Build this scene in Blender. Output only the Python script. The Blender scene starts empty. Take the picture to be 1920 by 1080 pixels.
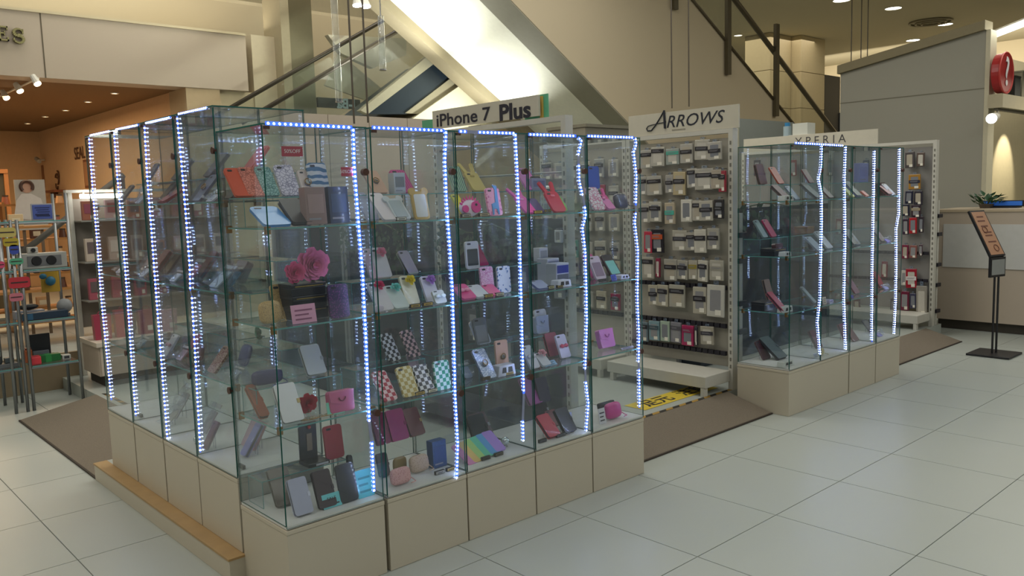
import bpy, bmesh, math, random
from mathutils import Vector, Matrix
PI = math.pi
rnd = random.Random(7)
sc = bpy.context.scene
COL = sc.collection

# ---------------------------------------------------------------- camera
CAM_H = 1.5
F_PX = 1557.0
RW = Matrix(((0.73770472, -0.09655821, 0.66818281),
             (-0.67447112, -0.06190731, 0.73570116),
             (-0.02967258, -0.99340022, -0.11079504)))   # world axes in (right, down, forward)
cam_d = bpy.data.cameras.new('camera')
cam = bpy.data.objects.new('camera', cam_d)
COL.objects.link(cam)
cam_d.sensor_width = 36.0
cam_d.lens = F_PX * 36.0 / 1920.0
cam_d.clip_start = 0.05
cam_d.clip_end = 200
r_, d_, f_ = RW.col[0].copy(), RW.col[1].copy(), RW.col[2].copy()
m = Matrix.Identity(4)
for i in range(3):
    m[i][0] = r_[i]; m[i][1] = -d_[i]; m[i][2] = -f_[i]
m[2][3] = CAM_H
cam.matrix_world = m
sc.camera = cam

# ---------------------------------------------------------------- light and exposure
sc.view_settings.view_transform = 'Standard'
sc.view_settings.look = 'None'
sc.view_settings.exposure = 0.15
sc.view_settings.gamma = 1.0
sc.view_settings.use_curve_mapping = False
sc.cycles.transparent_max_bounces = 48
sc.cycles.max_bounces = 10
sc.cycles.diffuse_bounces = 3
sc.cycles.glossy_bounces = 4
sc.cycles.use_denoising = True
sc.cycles.sample_clamp_indirect = 40.0
sc.cycles.caustics_reflective = False
sc.cycles.caustics_refractive = False
w = bpy.data.worlds.new('hall_ambience'); sc.world = w; w.use_nodes = True
bg = w.node_tree.nodes['Background']
bg.inputs[0].default_value = (0.60, 0.60, 0.56, 1)
bg.inputs[1].default_value = 0.50

def area(name, loc, size, power, color, rot=(0, 0, 0), spread=PI):
    l = bpy.data.lights.new(name, 'AREA'); l.shape = 'RECTANGLE'
    l.size, l.size_y = size; l.energy = power; l.color = color; l.spread = spread
    o = bpy.data.objects.new(name, l); COL.objects.link(o)
    o.location = loc; o.rotation_euler = rot
    return o
WARM = (1.0, 0.90, 0.74)
COOL = (0.95, 1.0, 0.99)
area('hall_light', (4.5, -1.5, 4.9), (7, 4), 125, (1.0, 1.0, 0.96))
area('hall_light', (-1.5, 3.5, 4.9), (3, 6), 120, (1.0, 0.95, 0.86))
area('hall_light', (13, 1.0, 4.9), (5, 5), 190, (1.0, 1.0, 0.94))
area('hall_light', (5.2, 5.2, 4.9), (6, 2.6), 150, (1.0, 0.97, 0.9))
area('hall_light', (16, 11.0, 4.9), (6, 5), 170, WARM)
area('hall_light', (5.0, 10.0, 5.8), (8, 1.2), 110, (1.0, 0.94, 0.84))  # added lamp, brightens the walls behind the left escalator
area('added_wall_fill', (21.5, 9.0, 4.3), (0.5, 8), 150, WARM, (0, math.radians(-70), 0))  # unseen lamp added to brighten the far end wall
area('store_light', (1.6, 13.3, 2.9), (3.5, 3.5), 165, (1.0, 0.70, 0.42))
area('cove_light', (1.5, 11.2, 3.9), (8, 0.4), 35, WARM, (PI, 0, 0))
for xs0, zs0 in ((4.6, 5.0), (5.8, 4.25), (7.0, 3.5), (8.2, 2.75)):      # wash lights under the escalator soffit
    area('soffit_light', (xs0 - .25, 9.08, zs0 - .60), (1.15, 0.2), 34, (0.98, 1.0, 0.9), (PI, math.radians(-32.5), 0), 2.6)
area('help_light', (12.2, 2.4, 2.75), (1.4, 1.0), 26, (1.0, 0.92, 0.74))

# ---------------------------------------------------------------- placement helpers
def ray(px, py):
    return RW @ Vector((px - 960, py - 540, F_PX))
def on_y(px, py, y):
    r = ray(px, py); r = r * (y / r.y); r.z += CAM_H; return r
def on_x(px, py, x):
    r = ray(px, py); r = r * (x / r.x); r.z += CAM_H; return r
def on_z(px, py, z):
    r = ray(px, py); r = r * ((z - CAM_H) / r.z); r.z += CAM_H; return r

# ---------------------------------------------------------------- materials
def lin(c):
    if isinstance(c, str):
        c = tuple(int(c[i:i + 2], 16) / 255 for i in (0, 2, 4))
    return tuple((v / 12.92 if v <= 0.04045 else ((v + 0.055) / 1.055) ** 2.4) for v in c) + (1,)
MATS = {}
def new_mat(name):
    mt = bpy.data.materials.new(name); mt.use_nodes = True
    return mt, mt.node_tree, mt.node_tree.nodes['Principled BSDF']
def plain(c, rough=0.5, metal=0.0, var=0.06, scale=18.0, bump=0.0, coat=0.0, name=None):
    key = (c if isinstance(c, str) else tuple(c), rough, metal, var, scale, bump, coat)
    if key in MATS: return MATS[key]
    mt, nt, b = new_mat(name or 'surface')
    tc = nt.nodes.new('ShaderNodeTexCoord')
    n = nt.nodes.new('ShaderNodeTexNoise'); n.inputs['Scale'].default_value = scale
    n.inputs['Detail'].default_value = 3
    nt.links.new(tc.outputs['Object'], n.inputs['Vector'])
    mx = nt.nodes.new('ShaderNodeMix'); mx.data_type = 'RGBA'
    L = lin(c)
    mx.inputs['A'].default_value = tuple(v * (1 - var) for v in L[:3]) + (1,)
    mx.inputs['B'].default_value = tuple(min(1, v * (1 + var)) for v in L[:3]) + (1,)
    nt.links.new(n.outputs['Fac'], mx.inputs['Factor'])
    nt.links.new(mx.outputs['Result'], b.inputs['Base Color'])
    b.inputs['Roughness'].default_value = rough
    b.inputs['Metallic'].default_value = metal
    b.inputs['Coat Weight'].default_value = coat
    if bump:
        bp = nt.nodes.new('ShaderNodeBump'); bp.inputs['Strength'].default_value = bump
        bp.inputs['Distance'].default_value = 0.004
        nt.links.new(n.outputs['Fac'], bp.inputs['Height']); nt.links.new(bp.outputs[0], b.inputs['Normal'])
    MATS[key] = mt
    return mt
def emit(c, s, name='lamp'):
    key = ('e', c, s)
    if key in MATS: return MATS[key]
    mt, nt, b = new_mat(name)
    b.inputs['Base Color'].default_value = lin(c)
    b.inputs['Emission Color'].default_value = lin(c)
    b.inputs['Emission Strength'].default_value = s
    MATS[key] = mt
    return mt
def glass(tint=(0.965, 0.982, 0.984), dust_haze=0.010, refl=1.0, dust_haze_c=(0.45, 0.58, 0.80)):  # dust film on glass, its blue tint paints in LED haze
    key = ('g', tint, dust_haze, refl)
    if key in MATS: return MATS[key]
    mt = bpy.data.materials.new('clear_glass'); mt.use_nodes = True; nt = mt.node_tree
    nt.nodes.clear()
    out = nt.nodes.new('ShaderNodeOutputMaterial')
    geo = nt.nodes.new('ShaderNodeNewGeometry')
    dt = nt.nodes.new('ShaderNodeVectorMath'); dt.operation = 'DOT_PRODUCT'
    nt.links.new(geo.outputs['Normal'], dt.inputs[0]); nt.links.new(geo.outputs['Incoming'], dt.inputs[1])
    def mth(op, a, b=None):
        n = nt.nodes.new('ShaderNodeMath'); n.operation = op
        for i, v in ((0, a), (1, b)):
            if v is None: continue
            if isinstance(v, (int, float)): n.inputs[i].default_value = v
            else: nt.links.new(v, n.inputs[i])
        return n.outputs[0]
    c = mth('ABSOLUTE', dt.outputs['Value']); s = mth('SUBTRACT', 1.0, c)
    p = mth('POWER', s, 5.0); p = mth('MULTIPLY', p, 0.96); p = mth('ADD', p, 0.04); p = mth('MULTIPLY', p, refl)
    tr = nt.nodes.new('ShaderNodeBsdfTransparent'); tr.inputs[0].default_value = tint + (1,)
    gl = nt.nodes.new('ShaderNodeBsdfGlossy'); gl.inputs['Roughness'].default_value = 0.0
    df = nt.nodes.new('ShaderNodeBsdfDiffuse'); df.inputs[0].default_value = dust_haze_c + (1,)
    m1 = nt.nodes.new('ShaderNodeMixShader'); m1.inputs[0].default_value = dust_haze
    nt.links.new(tr.outputs[0], m1.inputs[1]); nt.links.new(df.outputs[0], m1.inputs[2])
    m2 = nt.nodes.new('ShaderNodeMixShader'); nt.links.new(p, m2.inputs[0])
    nt.links.new(m1.outputs[0], m2.inputs[1]); nt.links.new(gl.outputs[0], m2.inputs[2])
    nt.links.new(m2.outputs[0], out.inputs[0])
    MATS[key] = mt
    return mt
def pattern(kind, c1, c2, rough=0.4, scale=40.0, metal=0.0):
    key = (kind, c1, c2, rough, scale)
    if key in MATS: return MATS[key]
    mt, nt, b = new_mat(kind + '_pattern')
    tc = nt.nodes.new('ShaderNodeTexCoord')
    mx = nt.nodes.new('ShaderNodeMix'); mx.data_type = 'RGBA'
    mx.inputs['A'].default_value = lin(c1); mx.inputs['B'].default_value = lin(c2)
    if kind == 'checker':
        t = nt.nodes.new('ShaderNodeTexChecker'); t.inputs['Scale'].default_value = scale
        mp = nt.nodes.new('ShaderNodeMapping'); mp.inputs['Location'].default_value = (0.001, 0.0013, 0.0007)
        mp.inputs['Scale'].default_value = (1, 0.01, 1)
        nt.links.new(tc.outputs['Object'], mp.inputs[0]); nt.links.new(mp.outputs[0], t.inputs[0])
        nt.links.new(t.outputs['Fac'], mx.inputs['Factor'])
    else:
        if kind == 'wave':
            t = nt.nodes.new('ShaderNodeTexWave'); t.wave_type = 'RINGS'; t.inputs['Scale'].default_value = scale
            t.inputs['Distortion'].default_value = 6
            o = t.outputs['Fac']
        elif kind == 'stripe':
            t = nt.nodes.new('ShaderNodeTexWave'); t.inputs['Scale'].default_value = scale
            t.inputs['Distortion'].default_value = 2; o = t.outputs['Fac']
        elif kind == 'lace':
            t = nt.nodes.new('ShaderNodeTexVoronoi'); t.feature = 'DISTANCE_TO_EDGE'; t.inputs['Scale'].default_value = scale
            o = t.outputs['Distance']
        else:
            t = nt.nodes.new('ShaderNodeTexVoronoi'); t.inputs['Scale'].default_value = scale; o = t.outputs['Distance']
        nt.links.new(tc.outputs['Object'], t.inputs['Vector'])
        cr = nt.nodes.new('ShaderNodeMath'); cr.operation = 'GREATER_THAN'
        cr.inputs[1].default_value = {'lace': 0.08, 'spot': 0.32}.get(kind, 0.5)
        nt.links.new(o, cr.inputs[0]); nt.links.new(cr.outputs[0], mx.inputs['Factor'])
    nt.links.new(mx.outputs['Result'], b.inputs['Base Color'])
    b.inputs['Roughness'].default_value = rough; b.inputs['Metallic'].default_value = metal
    MATS[key] = mt
    return mt

GLASS = glass()
SHELFG = glass((0.955, 0.98, 0.975), 0.045)
CLEARP = glass((0.93, 0.95, 0.96), 0.16, 1.4)
EDGE = plain('1f5a52', 0.2, 0, 0.1); EDGE_L = plain('5f9a98', 0.2, 0, 0.1)
PANEL = plain('bfb7a5', 0.42, 0, 0.02, 4)
BOARD = plain('d9d9d6', 0.35, 0, 0.02, 5)
TILE = plain('aeb4ae', 0.34, 0, 0.025, 2.5)
GROUT = plain('707672', 0.8, 0, 0.1)
CARPET = plain('786e60', 0.95, 0, 0.25, 160, 0.6)
WALLM = plain('bfb195', 0.8, 0, 0.015, 1.2)
CREAM = plain('cfc2a2', 0.8, 0, 0.015, 1.5)
FASCIA = plain('bcae9c', 0.7, 0, 0.015, 1.5)
GREY = plain('a4a296', 0.75, 0, 0.015, 1.5)
WHITE = plain('dcd8cc', 0.5, 0, 0.02)
STEEL = plain('8d8f90', 0.3, 0.85, 0.05)
DARKM = plain('4c4639', 0.45, 0.3, 0.05)
BLACK = plain('17171a', 0.45)
BROWNCLIP = plain('4a2f26', 0.4, 0.2)
BRASS = plain('8a6a3c', 0.35, 0.7)
INK = plain('23232b', 0.6)

# ---------------------------------------------------------------- mesh helpers
def add_box(bm, x0, x1, y0, y1, z0, z1, mi=0, M=None, edge_mi=None, thin=None):
    vs = [bm.verts.new((x, y, z)) for x in (x0, x1) for y in (y0, y1) for z in (z0, z1)]
    if M is not None:
        for v in vs: v.co = M @ v.co
    q = [(0, 1, 3, 2), (4, 6, 7, 5), (0, 4, 5, 1), (2, 3, 7, 6), (0, 2, 6, 4), (1, 5, 7, 3)]
    ax = [0, 0, 1, 1, 2, 2]
    for k, a in zip(q, ax):
        fc = bm.faces.new([vs[i] for i in k])
        fc.material_index = mi if (edge_mi is None or a == thin) else edge_mi
    return vs
def add_prism(bm, pts, y0, y1, M=None, mi=0):
    """outline in XZ, thickness along Y"""
    a = [bm.verts.new((p[0], y0, p[1])) for p in pts]; b = [bm.verts.new((p[0], y1, p[1])) for p in pts]
    n = len(pts)
    fs = [bm.faces.new(a), bm.faces.new(b[::-1])]
    for i in range(n):
        fs.append(bm.faces.new((a[i], b[i], b[(i + 1) % n], a[(i + 1) % n])))
    for f in fs: f.material_index = mi
    if M is not None:
        for v in a + b: v.co = M @ v.co
def add_tube(bm, p0, p1, r, n=8, r1=None):
    p0, p1 = Vector(p0), Vector(p1); d = (p1 - p0).normalized()
    u = d.orthogonal().normalized(); v = d.cross(u)
    r1 = r if r1 is None else r1
    a = [bm.verts.new(p0 + (u * math.cos(2 * PI * i / n) + v * math.sin(2 * PI * i / n)) * r) for i in range(n)]
    b = [bm.verts.new(p1 + (u * math.cos(2 * PI * i / n) + v * math.sin(2 * PI * i / n)) * r1) for i in range(n)]
    bm.faces.new(a[::-1]); bm.faces.new(b)
    for i in range(n): bm.faces.new((a[i], a[(i + 1) % n], b[(i + 1) % n], b[i]))
def add_path(bm, pts, r, n=6):
    for a, b in zip(pts, pts[1:]): add_tube(bm, a, b, r, n)
def add_ring(bm, c, R, r, axis='Y', n=20, k=6, a0=0, a1=2 * PI):
    c = Vector(c); rows = []
    full = abs(a1 - a0 - 2 * PI) < 1e-6
    for i in range(n if full else n + 1):
        a = a0 + (a1 - a0) * i / n; row = []
        for j in range(k):
            b = 2 * PI * j / k; rr = R + r * math.cos(b); h = r * math.sin(b)
            if axis == 'Y': p = Vector((rr * math.cos(a), h, rr * math.sin(a)))
            elif axis == 'X': p = Vector((h, rr * math.cos(a), rr * math.sin(a)))
            else: p = Vector((rr * math.cos(a), rr * math.sin(a), h))
            row.append(bm.verts.new(c + p))
        rows.append(row)
    for i in range(len(rows) - (0 if full else 1)):
        A, B = rows[i], rows[(i + 1) % len(rows)]
        for j in range(k): bm.faces.new((A[j], A[(j + 1) % k], B[(j + 1) % k], B[j]))
def add_ball(bm, c, r, sub=1, s=(1, 1, 1)):
    g = bmesh.ops.create_icosphere(bm, subdivisions=sub, radius=r)
    for v in g['verts']: v.co = Vector((v.co.x * s[0], v.co.y * s[1], v.co.z * s[2])) + Vector(c)
def rrect(w, h, r, n=4, x0=0.0, z0=0.0):
    pts = []
    for cx, cz, a in ((w / 2 - r, r, -PI / 2), (w / 2 - r, h - r, 0), (-w / 2 + r, h - r, PI / 2), (-w / 2 + r, r, PI)):
        for i in range(n + 1):
            t = a + PI / 2 * i / n
            pts.append((x0 + cx + r * math.cos(t), z0 + cz + r * math.sin(t)))
    return pts
def obj(name, bm, mats, parent=None, smooth=False, bevel=0.0):
    bmesh.ops.recalc_face_normals(bm, faces=bm.faces)
    me = bpy.data.meshes.new(name); bm.to_mesh(me); bm.free()
    for mt in (mats if isinstance(mats, (list, tuple)) else [mats]): me.materials.append(mt)
    if smooth:
        for p in me.polygons: p.use_smooth = True
    o = bpy.data.objects.new(name, me); COL.objects.link(o)
    if parent is not None: o.parent = parent
    if bevel:
        md = o.modifiers.new('bevel', 'BEVEL'); md.width = bevel; md.segments = 2; md.limit_method = 'ANGLE'
    return o
def B(): return bmesh.new()
def box(name, x0, x1, y0, y1, z0, z1, mt, parent=None, bevel=0.0):
    bm = B(); add_box(bm, x0, x1, y0, y1, z0, z1); return obj(name, bm, mt, parent, bevel=bevel)
def prism(name, pts, y0, y1, mt, parent=None, M=None, bevel=0.0):
    bm = B(); add_prism(bm, pts, y0, y1, M); return obj(name, bm, mt, parent, bevel=bevel)
def tag(o, label=None, cat=None, group=None, kind=None):
    if label: o['label'] = label
    if cat: o['category'] = cat
    if group: o['group'] = group
    if kind: o['kind'] = kind
    return o
def thing(name, label, cat, loc=(0, 0, 0), rot=(0, 0, 0), group=None):
    o = bpy.data.objects.new(name, None); COL.objects.link(o); o.empty_display_size = 0.05
    o.location = loc; o.rotation_euler = rot
    return tag(o, label, cat, group)
def struct(o): o['kind'] = 'structure'; return o
YZ = Matrix.Rotation(-PI / 2, 4, 'Z')      # local front (-Y) turned to face -X
_text = {}
def text_mesh(s, size, shear=0.0, extrude=0.0006, offset=0.0, space=1.0):
    key = (s, size, shear, extrude, offset, space)
    if key in _text: return _text[key]
    cu = bpy.data.curves.new('lettering', 'FONT'); cu.body = s; cu.size = size; cu.shear = shear
    cu.extrude = extrude; cu.offset = offset; cu.align_x = 'CENTER'; cu.align_y = 'CENTER'
    cu.space_character = space; cu.resolution_u = 3
    t = bpy.data.objects.new('tmp', cu); COL.objects.link(t)
    dg = bpy.context.evaluated_depsgraph_get(); dg.update()
    me = bpy.data.meshes.new_from_object(t.evaluated_get(dg))
    bpy.data.objects.remove(t); bpy.data.curves.remove(cu)
    _text[key] = me
    return me
def lettering(s, size, mt, parent, loc, M=None, shear=0.0, offset=0.0, extrude=0.0006, name='lettering', space=1.0, mirror=False, xs=1.0):
    """upright text facing local -Y"""
    me = text_mesh(s, size, shear, extrude, offset, space).copy()
    R = Matrix.Rotation(PI / 2, 4, 'X')
    R = R @ Matrix.Scale(-xs if mirror else xs, 4, (1, 0, 0))
    if M is not None: R = M @ R
    me.transform(Matrix.Translation(loc) @ R)
    me.materials.clear(); me.materials.append(mt)
    o = bpy.data.objects.new(name, me); COL.objects.link(o); o.parent = parent
    return o

# ================================================================ THE SETTING
SX, SY = 0.615, 0.6265
FX0, FY0 = 0.895, -0.575          # a tile corner
fl = box('floor', -9, 24, -9, 22, -0.12, -0.004, GROUT); struct(fl)
tm = B()
add_box(tm, 0.0022, SX - 0.0022, 0.0022, SY - 0.0022, -0.004, 0.0)
tile0 = obj('tile', tm, TILE, fl)
nt_ = 0
cells = []
for i in range(-6, 34):
    for j in range(-8, 30):
        x, y = FX0 + i * SX, FY0 + j * SY
        c = Vector((x + SX / 2, y + SY / 2, -CAM_H)); q = RW.transposed() @ c
        vis = q.z > 0.3 and -500 < F_PX * q.x / q.z < 0 + 1400 and F_PX * q.y / q.z < 1000
        hidden = 1.4 < c.x < 8.2 and 3.3 < c.y < 7.0
        cells.append(((not (vis and abs(q.x / q.z) < 0.85)) or hidden, q.length, x, y))
cells.sort()
tile0.location = (cells[0][2], cells[0][3], 0)
for k, (hid, dist, x, y) in enumerate(cells[1:290]):
    t = tile0.copy(); COL.objects.link(t); t.location = (x, y, 0)
bm = B()
for (hid, dist, x, y) in cells[290:]:
    add_box(bm, x + .0022, x + SX - .0022, y + .0022, y + SY - .0022, -.004, 0)
tag(obj('tile_field', bm, TILE, fl), kind='stuff')

PZ = 0.095
bm = B()
_o = [(1.34, 3.2), (8.7, 3.2), (8.7, 8.2), (1.80, 8.2), (1.80, 4.888), (1.34, 4.888)]
_a = [bm.verts.new((x, y, .0)) for x, y in _o]; _b = [bm.verts.new((x, y, PZ)) for x, y in _o]
bm.faces.new(_a[::-1]); bm.faces.new(_b)
for i in range(6): bm.faces.new((_a[i], _a[(i + 1) % 6], _b[(i + 1) % 6], _b[i]))
pf = obj('floor_platform', bm, TILE); struct(pf)
# hazard tape along the platform edges
def hazard(name, a, b, wid, label):
    a, b = Vector(a), Vector(b); d = b - a; n = int(d.length / 0.07); d.normalize(); s = Vector((-d.y, d.x, 0)) * wid
    bm = B()
    for i in range(n):
        p = a + d * i * 0.07; q = p + d * 0.07
        f = bm.faces.new([bm.verts.new(v) for v in (p, q, q + s + d * .03, p + s + d * .03)]); f.material_index = i % 2
    for v in bm.verts: v.co.z = PZ + 0.0012
    o = obj(name, bm, [plain('2a2620', 0.6), plain('a8843a', 0.6)]); tag(o, label, 'floor tape')
    md = o.modifiers.new('s', 'SOLIDIFY'); md.thickness = 0.001
hazard('hazard_tape', (3.45, 3.205, 0), (5.0, 3.205, 0), 0.03, 'black and yellow hazard tape along the platform edge beside the yellow floor sticker')
hazard('hazard_tape', (1.84, 6.7, 0), (1.84, 4.95, 0), 0.03, 'black and yellow hazard tape at the left edge of the platform behind the brown mat')
# brown ramp mats
def ramp(label, pts_low, pts_high, z1=PZ + 0.004):
    bm = B()
    a = [bm.verts.new((x, y, 0.008)) for x, y in pts_low]; b = [bm.verts.new((x, y, z1)) for x, y in pts_high]
    a2 = [bm.verts.new((x, y, 0.0005)) for x, y in pts_low]; b2 = [bm.verts.new((x, y, 0.0005)) for x, y in pts_high]
    for q in ((a[0], a[1], b[1], b[0]), (a2[0], b2[0], b2[1], a2[1]), (a[0], a2[0], a2[1], a[1]),
              (b[0], b[1], b2[1], b2[0]), (a[0], b[0], b2[0], a2[0]), (a[1], a2[1], b2[1], b[1])): bm.faces.new(q)
    r = thing('ramp_mat', label, 'mat')
    obj('carpet', bm, CARPET, r)
    p, q = pts_low; d = (Vector(q) - Vector(p)).normalized(); n = Vector((d.y, -d.x))
    if (Vector(pts_high[0]) - Vector(p)).dot(n) > 0: n = -n
    bm = B(); v = [bm.verts.new((*(Vector(c)), z)) for z in (0.0005, 0.009) for c in (p, q, Vector(q) + n * .012, Vector(p) + n * .012)]
    for k in ((0, 1, 2, 3), (4, 5, 6, 7), (0, 1, 5, 4), (1, 2, 6, 5), (2, 3, 7, 6), (3, 0, 4, 7)): bm.faces.new([v[i] for i in k])
    obj('rubber_edge', bm, plain('3a3128', 0.8), r)
ramp('brown carpet ramp mat between the long showcase row and the right-hand showcases', [(3.41, 2.86), (4.90, 2.86)], [(3.41, 3.196), (4.90, 3.196)])
ramp('brown carpet ramp mat right of the right-hand showcases', [(6.615, 2.88), (8.32, 2.88)], [(6.615, 3.196), (8.32, 3.196)])
ramp('brown carpet ramp mat at the left behind the showcases, by the chrome rack', [(1.285, 4.895), (1.285, 6.69)], [(1.797, 4.895), (1.797, 6.69)])
# raised step under the left row
st = thing('wooden_step', 'low step with cream sides and tan wood top under the left showcases', 'step')
box('riser', 1.272, 1.339, 3.12, 4.885, 0.001, 0.086, PANEL, st)
box('tread', 1.268, 1.3395, 3.118, 4.888, 0.0865, 0.0955, plain('a98a5c', 0.5, 0, 0.15, 12), st)
box('filler_block', 1.3395, 1.74, 3.135, 3.199, 0.001, 0.094, PANEL, st)
# floor sticker
s = thing('floor_sticker', 'yellow floor sticker with black Japanese warning text near the step edge', 'sticker', (4.50, 3.37, PZ + 0.0015))
box('sticker_sheet', -0.36, 0.46, -0.055, 0.12, 0, 0.0012, plain('d9bf3f', 0.5), s)
for k, ch in enumerate(('足元', '注意')):
    me = text_mesh(ch, 0.15, 0, 0.0005, 0.002).copy()
    me.transform(Matrix.Translation((-0.13 + 0.40 * k, 0.03, 0.0018))); me.materials.clear(); me.materials.append(INK)
    o = bpy.data.objects.new('lettering', me); COL.objects.link(o); o.parent = s

# --- hall shell
CZ = 5.0
c1 = box('ceiling', -9, 24, -9, 7.2, CZ, CZ + 0.2, plain('b9b196', 0.8, 0, 0.02)); struct(c1)
c2 = box('ceiling', 11.5, 24, 7.2, 22, CZ, CZ + 0.2, plain('b9b196', 0.8, 0, 0.02)); struct(c2)
# store fascia on the left
FY = on_z(100, 147, 3.0).y
fx1 = on_y(460, 70, FY).x
ftop = on_y(80, 25, FY).z
fa = box('wall_storefront', -6, fx1, FY, FY + 0.35, 3.0, ftop, FASCIA); struct(fa)
sx_ = on_y(80, 80, FY).x
box('panel_joint', sx_ - 0.006, sx_ + 0.006, FY - 0.004, FY + 0.01, 3.0, ftop, plain('5e5645', 0.8), fa)
px_c = on_z(280, 185, 3.0).x + .26
struct(box('wall_cove', -6, px_c, FY + 1.3, FY + 1.5, 3.12, 4.45, CREAM)); struct(box('wall_escalator_back', px_c, 9.2, FY + 1.3, FY + 1.5, 0, 4.45, CREAM))
struct(box('trim_1', -6, fx1, FY - 0.02, FY + 1.3, ftop, ftop + 0.03, CREAM))
struct(box('wall_upper', -6, 12, FY + 3.2, FY + 3.4, 3.8, 8.0, plain('ddd1b0', 0.8)))
struct(box('trim_2', -6, 9.2, FY + 1.3, FY + 3.2, 4.45, 4.5, plain('ddd1b0', 0.8)))
SXW = on_z(280, 185, 3.0).x      # right inner wall of the store
struct(box('wall_store_side', SXW, SXW + 0.25, FY + 0.35, FY + 7.5, 0, 3.0, plain('d9b48a', 0.8)))
struct(box('wall_store_back', -6, SXW + 0.25, FY + 7.5, FY + 7.7, 0, 3.0, plain('d9b48a', 0.8)))
struct(box('ceiling_store', -6, SXW + 0.25, FY + 0.35, FY + 7.5, 3.0, 3.1, plain('7a5f40', 0.8)))
px_ = on_y(415, 200, FY).x
struct(box('wall_pilaster', SXW - 0.02, px_, FY + 0.02, FY + 0.6, 0, 2.999, plain('bda887', 0.8)))
struct(box('wall_niche', px_, px_ + 0.55, FY + 0.12, FY + 0.6, 0, 2.999, plain('cdbfa0', 0.8)))
x0 = on_y(485, 100, FY - 0.1).x; x1 = on_y(545, 100, FY - 0.1).x
struct(box('wall_pier', x0, x1, FY + 0.1, FY + 0.9, 0, on_y(500, 68, FY + .1).z, plain('cfc3a8', 0.8)))
struct(box('wall_recess', fx1 - 0.1, x0 + 0.01, FY + 0.62, FY + 0.9, 2.9, on_y(470, 68, FY + .1).z, CREAM))
# ES store sign, slab-serif letters built from bars
es = thing('store_sign_letters', 'gold serif shop letters on the cream storefront fascia at upper left', 'sign')
GOLD = plain('8d875c', 0.35, 0.6)
def serif_E(bm, x, z, s, y0, y1):
    h, wd, t = s, s * .78, s * .1
    add_box(bm, x + wd * .16, x + wd * .36, y0, y1, z, z + h)
    for zz, l in ((0, .98), (h - t, .95)): add_box(bm, x, x + wd * l, y0, y1, z + zz, z + zz + t)
    add_box(bm, x + wd * .36, x + wd * .66, y0, y1, z + h * .47, z + h * .56)
    add_box(bm, x + wd * .62, x + wd * .70, y0, y1, z + h * .36, z + h * .67)
    add_box(bm, x + wd * .86, x + wd * .98, y0, y1, z, z + h * .27); add_box(bm, x + wd * .84, x + wd * .95, y0, y1, z + h * .76, z + h)
def serif_S(bm, x, z, s, y0, y1):
    h, wd = s, s * .68; pts = []
    for i in range(25):
        t = i / 24
        if t < .5: a = math.radians(20 + 250 * t * 2); c = (x + wd / 2, z + h * .74); r = h * .235
        else: a = math.radians(90 - 250 * (t - .5) * 2); c = (x + wd / 2, z + h * .27); r = h * .255
        pts.append((c[0] + math.cos(a) * r * 1.15, c[1] + math.sin(a) * r))
    for (a, b), k in zip(zip(pts, pts[1:]), range(24)):
        wk = s * (.05 + .075 * math.sin(PI * ((k + .5) / 24)) ** 2)
        d = Vector((b[0] - a[0], b[1] - a[1])).normalized(); n = Vector((-d.y, d.x)) * wk
        add_prism(bm, [(a[0] + n.x, a[1] + n.y), (a[0] - n.x, a[1] - n.y), (b[0] - n.x, b[1] - n.y), (b[0] + n.x, b[1] + n.y)], y0, y1)
    add_box(bm, x + wd * .84, x + wd * .98, y0, y1, z + h * .66, z + h * .98); add_box(bm, x, x + wd * .13, y0, y1, z + .02, z + h * .33)
e0 = on_y(-8, 76, FY); e1 = on_y(24, 79, FY)
hs = on_y(24, 52, FY).z - e1.z
bm = B(); serif_E(bm, e0.x, e0.z, hs, FY - .05, FY - .005); obj('letter', bm, GOLD, es)
bm = B(); serif_S(bm, e1.x, e1.z - .01, hs, FY - .05, FY - .005); obj('letter', bm, GOLD, es)
# downlights
def downlight(p, r, label, group, c='fff2d0', s=14):
    t = thing('downlight', label, 'ceiling light', p, group=group)
    bm = B(); add_ring(bm, (0, 0, -0.004), r, 0.010, 'Z', 18, 6); obj('trim_ring', bm, WHITE, t, True)
    bm = B(); add_tube(bm, (0, 0, -0.001), (0, 0, -0.006), r * .93, 18); obj('lamp_face', bm, emit(c, s), t)
for k, p in enumerate(((215, 174), (165, 190), (123, 206), (85, 218), (52, 231))):
    q = on_z(p[0], p[1], 3.0)
    downlight((q.x, q.y, 2.999), 0.045, ('first and largest', 'second', 'third', 'fourth', 'fifth and farthest')[k] + ' small recessed downlight from the right in the brown store ceiling', 'downlights along the brown store ceiling', 'ffe6b8', 10)
tr = thing('spot_track', 'track with three warm spotlights on the brown store ceiling at far left', 'track light')
pa, pb = on_z(-6, 186, 2.95), on_z(72, 150, 2.95)
bm = B(); add_tube(bm, (pa.x, pa.y, 2.97), (pb.x, pb.y, 2.97), .012, 6); obj('track', bm, WHITE, tr)
for px, py in ((5, 181), (30, 168), (62, 154)):
    q = on_z(px, py, 2.9)
    bm = B(); add_tube(bm, (q.x, q.y, 2.97), (q.x + .03, q.y - .05, 2.88), .03, 10, .04); h = obj('spot_head', bm, WHITE, tr)
    bm = B(); add_tube(bm, (q.x + .031, q.y - .052, 2.878), (q.x + .033, q.y - .056, 2.872), .036, 10); obj('lamp_face', bm, emit('ffdfae', 16), h)
CLG = [(1675, 15), (1772, 45), (1712, 75), (1422, 75), (1578, 0), (1384, 66)]
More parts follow.
